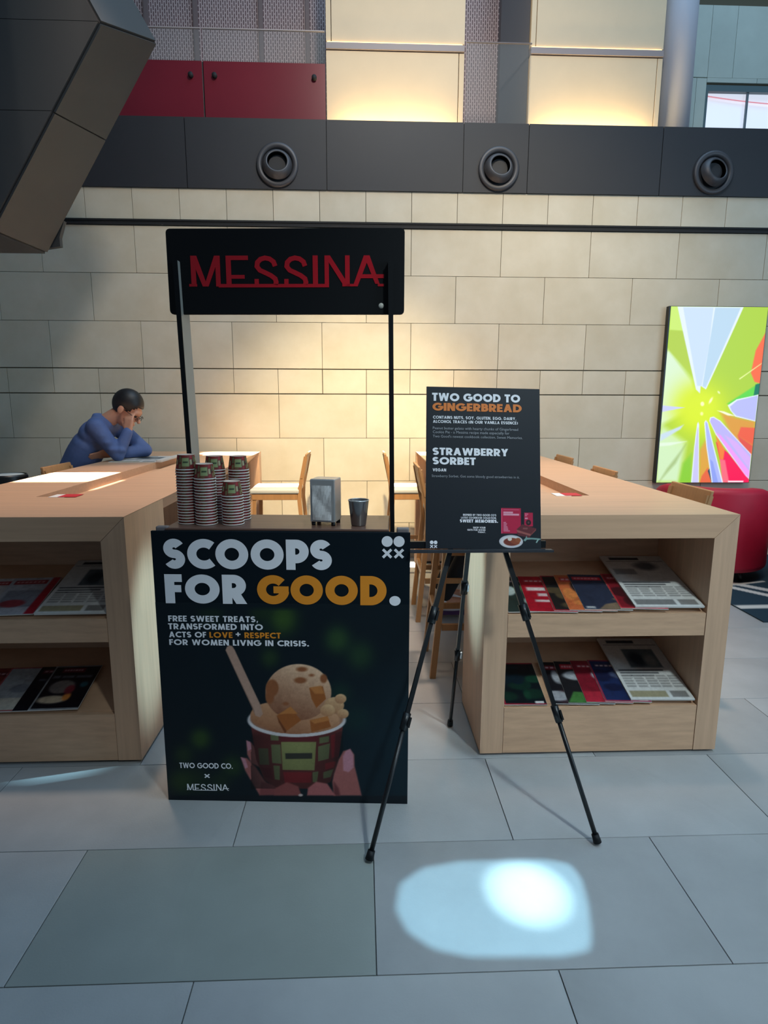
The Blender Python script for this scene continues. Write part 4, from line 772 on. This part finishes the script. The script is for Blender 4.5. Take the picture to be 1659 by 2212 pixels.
# ------------------------------------------------------------------ armchairs, rug, round black stool
M_RED = mat('red_upholstery', (186, 22, 56), .55, var=.08, scale=8)
def armchair(x, y, a, label):
    T = thing('tub_armchair', label, 'armchair', (x, y, 0), math.radians(a), 'red tub armchairs')
    prof = []  # closed rounded section: radial offset, height
    for cx, cz, a0 in ((.03, .77, 0), (-.03, .77, 90), (-.03, .14, 180), (.03, .14, 270)):
        prof += [(cx+.045*math.cos(math.radians(a0+t)), cz+.05*math.sin(math.radians(a0+t))) for t in (0, 30, 60, 90)]
    n = 34; vs = []; m_ = len(prof)
    for i in range(n+1):
        t = math.radians(-125+250*i/n+180); drop = .14*max(0, abs(i/n*2-1)-.45)/.55
        for r_, z in prof: R_ = .40+r_; vs.append((R_*math.cos(t), R_*math.sin(t)*1.0, z-(drop if z > .5 else 0)))
    mb = MB(); mb.add(vs, [(i*m_+k, i*m_+(k+1) % m_, (i+1)*m_+(k+1) % m_, (i+1)*m_+k) for i in range(n) for k in range(m_)], True)
    mb.add(vs[:m_], [tuple(range(m_))]); mb.add(vs[-m_:], [tuple(range(m_))]); ob('shell', mb, M_RED, T)
    ob('seat_cushion', MB().lathe([(.0005, .22), (.30, .22), (.315, .25), (.315, .40), (.30, .43), (.0005, .44)], 40), M_RED, T)
    for sx in (-1, 1):
        for sy in (-1, 1): ob('leg', MB().lathe([(.0005, 0), (.014, 0), (.02, .092), (.0005, .092)], 10, 'z', (sx*.28*.99, sy*.27, 0)), M_BLACK2, T)
    return T
RUG_Z = .010
armchair(3.20, 5.32, 60, 'red tub armchair behind the right table, left of the two'); armchair(3.80, 4.62, 150, 'red tub armchair at the right edge of the photo')
for o in bpy.data.objects:
    if o.name.startswith('tub_armchair'): o.location.z = RUG_Z
CR = Canvas(90, 110, ((0, 0), (100, 0), (0, 120), (100, 120))); CR.fill((40, 58, 70))
for p_ in ([(0, 52), (40, 62), (40, 60), (0, 48)], [(0, 22), (100, 24), (100, 19), (0, 17)], [(6, 60), (50, 0), (56, 0), (12, 60)], [(0, 78), (60, 8), (66, 8), (6, 80)]): CR.poly(p_, (200, 196, 190), 1.2)
rug = ob('rug', MB().box(0, 0, 0, 1.65, 1.9, .008), mat('rug_backing', (36, 52, 62), .9), None, 0, (2.86, 3.98, .0005)); me = CR.mesh('pattern', 1.65, 1.9, attr_mat('rug_pile', .95, spec=.1)); co = np.zeros(len(me.vertices)*3, np.float32); me.vertices.foreach_get('co', co); co = co.reshape(-1, 3)
me.vertices.foreach_set('co', np.stack([co[:, 0], co[:, 2], np.full(len(co), .0086)], -1).astype(np.float32).reshape(-1)); me.update(); link('pile', me, rug); tag(rug, 'dark teal rug with pale crossing lines under the red armchairs', 'rug')
bs = thing('round_stool', 'round black drum stool with pale top at the far left', 'stool', (-2.42, 4.2, 0))
ob('drum', MB().lathe([(.0005, 0), (.10, 0), (.115, .9), (.118, 1.03), (.112, 1.045), (.105, 1.045)], 36), M_BLACK2, bs); ob('top_pad', MB().lathe([(.0005, 1.046), (.085, 1.045), (.105, 1.038)], 36), mat('pale_pad', (196, 206, 206), .5), bs)

# ------------------------------------------------------------------ people
def remesh(mb, voxel, smooth, name):
    me = mb.mesh(name); o = bpy.data.objects.new('tmp_body', me); COL.objects.link(o)
    r_ = o.modifiers.new('r', 'REMESH'); r_.mode = 'VOXEL'; r_.voxel_size = voxel; r_.use_smooth_shade = True
    s_ = o.modifiers.new('s', 'SMOOTH'); s_.factor = .5; s_.iterations = smooth
    bpy.context.view_layer.update(); dg = bpy.context.evaluated_depsgraph_get(); m2 = bpy.data.meshes.new_from_object(o.evaluated_get(dg)); m2.name = name
    bpy.data.objects.remove(o); bpy.data.meshes.remove(me); m2.materials.clear(); return m2
def cap(mb, p0, r0, p1, r1, n=5):
    p0, p1 = Vector(p0), Vector(p1); L_ = (p1-p0).length; k = max(2, int(L_/(min(r0, r1)*.5))+1)
    pts = [p0.lerp(p1, i/k) for i in range(k+1)]; rs = [r0+(r1-r0)*i/k for i in range(k+1)]
    mb.tube(pts, rs, 14); mb.ell(p0, (r0, r0, r0), None, 14, 8); mb.ell(p1, (r1, r1, r1), None, 14, 8)
def chain(mb, pts, rs):
    for i in range(len(pts)-1): cap(mb, pts[i], rs[i], pts[i+1], rs[i+1])
M_SKIN = mat('skin', (206, 150, 122), .5, var=.08, scale=10); M_HAIR = mat('black_hair', (20, 19, 22), .5, var=.3, scale=60); M_SHIRT = mat('blue_shirt', (82, 102, 150), .75, var=.14, scale=9, bump=.5, bscale=14); M_NAVYT = mat('dark_trousers', (34, 36, 46), .8)
def head_frame(c, pitch, yaw=0.):
    f = Vector((math.cos(pitch)*math.cos(yaw), math.cos(pitch)*math.sin(yaw), -math.sin(pitch))); s_ = Vector((-math.sin(yaw), math.cos(yaw), 0)); u = f.cross(s_); return Matrix((f, s_, u)).transposed().to_3x3()
def add_head(mb, c, R, k):
    V = lambda a, b, d: Vector(c)+R @ Vector((a*k, b*k, d*k))
    mb.ell(V(-.012, 0, .035), (.097*k, .077*k, .092*k), R); mb.ell(V(.022, 0, -.045), (.064*k, .058*k, .078*k), R); mb.ell(V(.052, 0, -.098), (.028*k, .03*k, .022*k), R)
    mb.ell(V(.07, 0, .02), (.03*k, .055*k, .03*k), R); cap(mb, V(.088, 0, .0), .010*k, V(.112, 0, -.032), .014*k); mb.ell(V(.088, 0, -.068), (.012*k, .026*k, .010*k), R); mb.ell(V(.084, 0, -.082), (.012*k, .022*k, .008*k), R)
    for s_ in (-1, 1):
        mb.ell(V(-.012, s_*.08, -.008), (.022*k, .009*k, .034*k), R); mb.ell(V(.06, s_*.042, -.035), (.03*k, .022*k, .03*k), R)
def add_hand(mb, wrist, d, side, palm_n, curl, k=1.):
    """palm with four fingers and a thumb; d = direction of the palm, side = towards the thumb, palm_n = direction fingers curl to"""
    d, side, pn = Vector(d).normalized(), Vector(side).normalized(), Vector(palm_n).normalized(); w_ = Vector(wrist)
    for t in (-.028, -.010, .010, .028): cap(mb, w_+side*t*.6*k, .017*k, w_+d*.085*k+side*t*k, .0125*k)
    for i, (t, l_) in enumerate(((.030, .072), (.010, .080), (-.010, .074), (-.029, .058))):
        p = w_+d*.088*k+side*t*k; dirs = [curl*.5, curl*1.1, curl*1.7]
        for j, a in enumerate(dirs):
            q = p+(d*math.cos(a)+pn*math.sin(a))*l_*k*(.45, .32, .27)[j]; cap(mb, p, (.0092-.0008*j)*k, q, (.0086-.0008*j)*k); p = q
    p = w_+d*.022*k+side*.034*k; q = p+(side*.62+d*.7+pn*.3).normalized()*.045*k; e = q+(d*.85+pn*.5).normalized()*.034*k
    cap(mb, p, .013*k, q, .0105*k); cap(mb, q, .0105*k, e, .009*k)
def hair_child(parent, c, R, k, loc):
    mb = MB(); seg_, rg = 40, 26; vs = []
    for i in range(rg+1):
        ph = math.pi*i/rg
        for j in range(seg_):
            t = 2*math.pi*j/seg_; vs.append((math.sin(ph)*math.cos(t), math.sin(ph)*math.sin(t), math.cos(ph)))
    def hl(a): return np.interp(a, [-.12, -.03, .0, .03, .05, .075, .11], [-.075, -.045, .018, -.012, .03, .062, .07])
    fs = []
    for i in range(rg):
        for j in range(seg_):
            q_ = (i*seg_+j, (i+1)*seg_+j, (i+1)*seg_+(j+1) % seg_, i*seg_+(j+1) % seg_); x = sum(vs[v][0] for v in q_)/4*.107-.014; z = sum(vs[v][2] for v in q_)/4*.106+.037
            if z > hl(x): fs.append(q_)
    P = [Vector(c)+R @ Vector(((v[0]*.107-.014)*k, v[1]*.086*k, (v[2]*.106+.037)*k)) for v in vs]; mb.add(P, fs, True)
    me = mb.mesh('hair', M_HAIR); o = link('hair', me, parent); so = o.modifiers.new('thick', 'SOLIDIFY'); so.thickness = .014*k; so.offset = -1; return o
def person(label, body_fn, shirt_fn, trouser_fn, c, R, k, shirt_m, trouser_m, group=None):
    mb = MB(); body_fn(mb); add_head(mb, c, R, k); me = remesh(mb, .0075, 3, 'person'); me.materials.append(M_SKIN); P = link('person', me); tag(P, label, 'person', group)
    mb = MB(); shirt_fn(mb); me = remesh(mb, .010, 4, 'shirt'); me.materials.append(shirt_m); link('shirt', me, P)
    mb = MB(); trouser_fn(mb); me = remesh(mb, .011, 4, 'trousers'); me.materials.append(trouser_m); link('trousers', me, P)
    hair_child(P, c, R, k, None)
    V = lambda a, b, d: Vector(c)+R @ Vector((a*k, b*k, d*k))
    for s_ in (-1, 1): ob('eye', MB().ell(V(.083, s_*.032, -.002), (.010*k, .014*k, .006*k), R, 12, 8), mat('eye_dark', (30, 24, 22), .3), P)
    return P, V
# man reading, seen from his right side
HC = (-1.850, 4.90, 1.478); HR = head_frame(HC, math.radians(35)); HK = 1.13
hip, chest, nb = Vector((-2.33, 4.9, .93)), Vector((-2.16, 4.9, 1.20)), Vector((-2.035, 4.9, 1.385))
sh_n, el_n, wr_n = Vector((-2.035, 4.735, 1.345)), Vector((-1.895, 4.765, 1.128)), Vector((-1.822, 4.800, 1.302))
sh_f, el_f, wr_f = Vector((-2.02, 5.07, 1.345)), Vector((-1.79, 5.07, 1.142)), Vector((-1.985, 4.86, 1.128))
def legs(mb, hipc, kx, ax, sgn, e=0., feet=True, fz=.30, fx=.0):
    for s_ in (-1, 1):
        h_ = hipc+Vector((0, s_*.09, -.02)); kn = Vector((kx, hipc.y+s_*.11, hipc.z-.03)); an = Vector((ax, hipc.y+s_*.10, fz))
        chain(mb, [h_, kn, an], [.088+e, .062+e, .040+e])
        if feet: chain(mb, [an+Vector((-.03, 0, -.045)), an+Vector((.15, 0, -.06))], [.036, .03])
def torso(mb, hipc, ch, nk, e=0.):
    for a in [i/10 for i in range(11)]:
        ry, rx = np.interp(a, [0, .25, .5, .75, 1], [.165, .160, .172, .185, .19]), np.interp(a, [0, .25, .5, .75, 1], [.115, .112, .115, .118, .112])
        p = hipc.lerp(ch, a); d = (ch-hipc).normalized(); R_ = Matrix((Vector((d.z, 0, -d.x)), Vector((0, 1, 0)), d)).transposed(); mb.ell(p, (rx+e, ry+e, .10+e), R_)
    d = (nk-ch).normalized(); R_ = Matrix((Vector((d.z, 0, -d.x)), Vector((0, 1, 0)), d)).transposed(); mb.ell(ch.lerp(nk, .45), (.105+e, .19+e, .11+e), R_); mb.ell(ch.lerp(nk, .85), (.078+e, .15+e, .07+e), R_)
def man_body(mb):
    torso(mb, hip, chest, nb, -.012); cap(mb, nb-Vector((.02, 0, .02)), .062, Vector(HC)+HR @ Vector((-.03, 0, -.05)), .058)
    chain(mb, [sh_n, el_n, wr_n], [.05, .04, .028]); chain(mb, [sh_f, el_f, wr_f], [.05, .04, .028])
    add_hand(mb, wr_n+Vector((.002, .006, .012)), (.10, .16, 1), (-.9, .3, .2), (.1, 1, .0), .75, 1.05); add_hand(mb, wr_f, (-.72, -.62, -.02), (.4, -.5, .7), (-.3, .3, -.5), .25, 1.0)
    legs(mb, hip, -1.86, -1.98, 1)
def man_shirt(mb):
    torso(mb, hip, chest, nb, .010); cap(mb, sh_n+Vector((-.01, .04, 0)), .078, sh_f+Vector((-.01, -.04, 0)), .078)
    chain(mb, [sh_n, sh_n.lerp(el_n, .5), el_n, el_n.lerp(wr_n, .5), wr_n], [.074, .064, .052, .047, .040]); chain(mb, [sh_f, el_f, el_f.lerp(wr_f, .62)], [.074, .056, .045])
    for a in (.2, .45, .7): mb.ell(sh_n.lerp(el_n, a)+Vector((.02, -.02, -.02)), (.045, .05, .03))
    mb.ell(el_n+Vector((.03, -.01, .04)), (.04, .045, .03)); cap(mb, nb+Vector((-.04, -.05, .02)), .030, nb+Vector((.06, -.055, -.03)), .022); cap(mb, nb+Vector((-.04, .05, .02)), .030, nb+Vector((.06, .055, -.03)), .022); cap(mb, nb+Vector((-.05, -.04, .04)), .026, nb+Vector((-.05, .04, .04)), .026)
def man_trs(mb): legs(mb, hip, -1.86, -1.98, 1, .014, False); mb.ell(hip, (.14, .185, .10))
P1, V1 = person('man in a blue shirt reading at the left table, head propped on one hand', man_body, man_shirt, man_trs, HC, HR, HK, M_SHIRT, M_NAVYT)
gl = MB()
for s_ in (-1, 1):
    gl.tube([V1(.104+.004*math.cos(t), s_*.034+.024*math.cos(t*math.pi/8), -.008+.017*math.sin(t*math.pi/8)) for t in range(17)], .0022, 6, False); gl.tube([V1(.100, s_*.058, -.004), V1(.0, s_*.082, .004)], .0022, 6)
gl.tube([V1(.108, -.012, -.004), V1(.108, .012, -.004)], .0022, 6); ob('glasses', gl, mat('glasses_frame', (40, 34, 34), .3), P1)
# person in black at the right table, mostly hidden by the menu board
H2 = (.70, 4.27, 1.475); R2 = head_frame(H2, math.radians(20)); hp2, ch2, nb2 = Vector((.60, 4.27, .93)), Vector((.62, 4.27, 1.20)), Vector((.665, 4.27, 1.36))
M_BLK = mat('black_cloth', (20, 21, 25), .85)
S2 = [(Vector((.645, 4.27+s_*.175, 1.325)), Vector((.72, 4.27+s_*.22, 1.14)), Vector((.93, 4.27+s_*.13, 1.125))) for s_ in (-1, 1)]
def b2(mb):
    torso(mb, hp2, ch2, nb2, -.012); cap(mb, nb2-Vector((0, 0, .03)), .06, Vector(H2)+R2 @ Vector((-.03, 0, -.05)), .055)
    for i, (a, b, c_) in enumerate(S2): chain(mb, [a, b, c_], [.05, .04, .027]); add_hand(mb, c_, (1, 0, -.12), (0, 1 if i == 0 else -1, .3), (0, 0, -1), .25)
    legs(mb, hp2, .95, .60, 1, 0, True, .17)
def s2(mb):
    torso(mb, hp2, ch2, nb2, .010)
    for a, b, c_ in S2: chain(mb, [a, b, c_], [.072, .056, .040])
def t2(mb): legs(mb, hp2, .95, .60, 1, .016, False, .17); mb.ell(hp2, (.14, .185, .10))
P2, V2 = person('person in black clothes and white trainers sitting behind the menu board', b2, s2, t2, H2, R2, 1.05, M_BLK, M_BLK)
for s_ in (-1, 1):
    sh = MB(); sh.ell((.64, 4.27+s_*.10, .085), (.130, .046, .05)); sh.ell((.57, 4.27+s_*.10, .12), (.058, .045, .055)); me = remesh(sh, .008, 3, 'shoe'); me.materials.append(mat('shoe_white', (214, 208, 210), .6)); so = link('shoe', me, P2)
    ob('sole', MB().prism([(.505, 4.27+s_*.10-.045), (.755, 4.27+s_*.10-.045), (.775, 4.27+s_*.10), (.755, 4.27+s_*.10+.045), (.505, 4.27+s_*.10+.045)], .028, .055, 'z'), mat('shoe_purple', (70, 36, 80), .6), so)

# ------------------------------------------------------------------ framing projector that throws the pale patch on the floor
LP = Vector((1.75, .55, 5.6)); tgt = Vector((.41, 1.61, 0)); ax = (tgt-LP).normalized()
gate_d = .30; tdist = (tgt-LP).length
poly = [(.10, 1.60), (.12, 1.70), (.20, 1.765), (.33, 1.79), (.62, 1.79), (.70, 1.765), (.715, 1.70), (.70, 1.60), (.665, 1.48), (.64, 1.44), (.56, 1.425), (.30, 1.432), (.20, 1.46), (.13, 1.52)]
X_ = ax.cross(Vector((0, 0, 1))).normalized(); Y_ = X_.cross(ax)
gate = []
for a, b in poly:
    v = Vector((a, b, 0))-LP; s_ = gate_d/v.dot(ax); q = v*s_-ax*gate_d; gate.append((q.dot(X_), q.dot(Y_)))
PR = thing('framing_projector', 'ceiling framing projector throwing a pale patch on the floor', 'spotlight', LP)
PR.rotation_euler = (0, 0, 0)
def g3(p, d): return X_*p[0]+Y_*p[1]+ax*d
n = len(gate); outer = [((p[0]/(p[0]**2+p[1]**2)**.5)*.12, (p[1]/(p[0]**2+p[1]**2)**.5)*.12) for p in gate]
ob('gate', MB().add([g3(p, gate_d) for p in gate]+[g3(p, gate_d) for p in outer], [(i, (i+1) % n, n+(i+1) % n, n+i) for i in range(n)]), M_BLACK, PR)
ob('housing', MB().add([g3(p, gate_d) for p in outer]+[g3(p, -.05) for p in outer], [(i, (i+1) % n, n+(i+1) % n, n+i) for i in range(n)]+[tuple(range(n, 2*n))]), M_BLACK, PR)
l = lamp('framing_lamp', 'SPOT', LP, tgt, 2000, (.36, .76, 1), spot_size=math.radians(20), spot_blend=.2, shadow_soft_size=.0009)
l = lamp('framing_hot_spot', 'SPOT', LP, (.525, 1.655, 0), 5200, (.55, .88, 1), spot_size=math.radians(3.2), spot_blend=1.0, shadow_soft_size=.002)
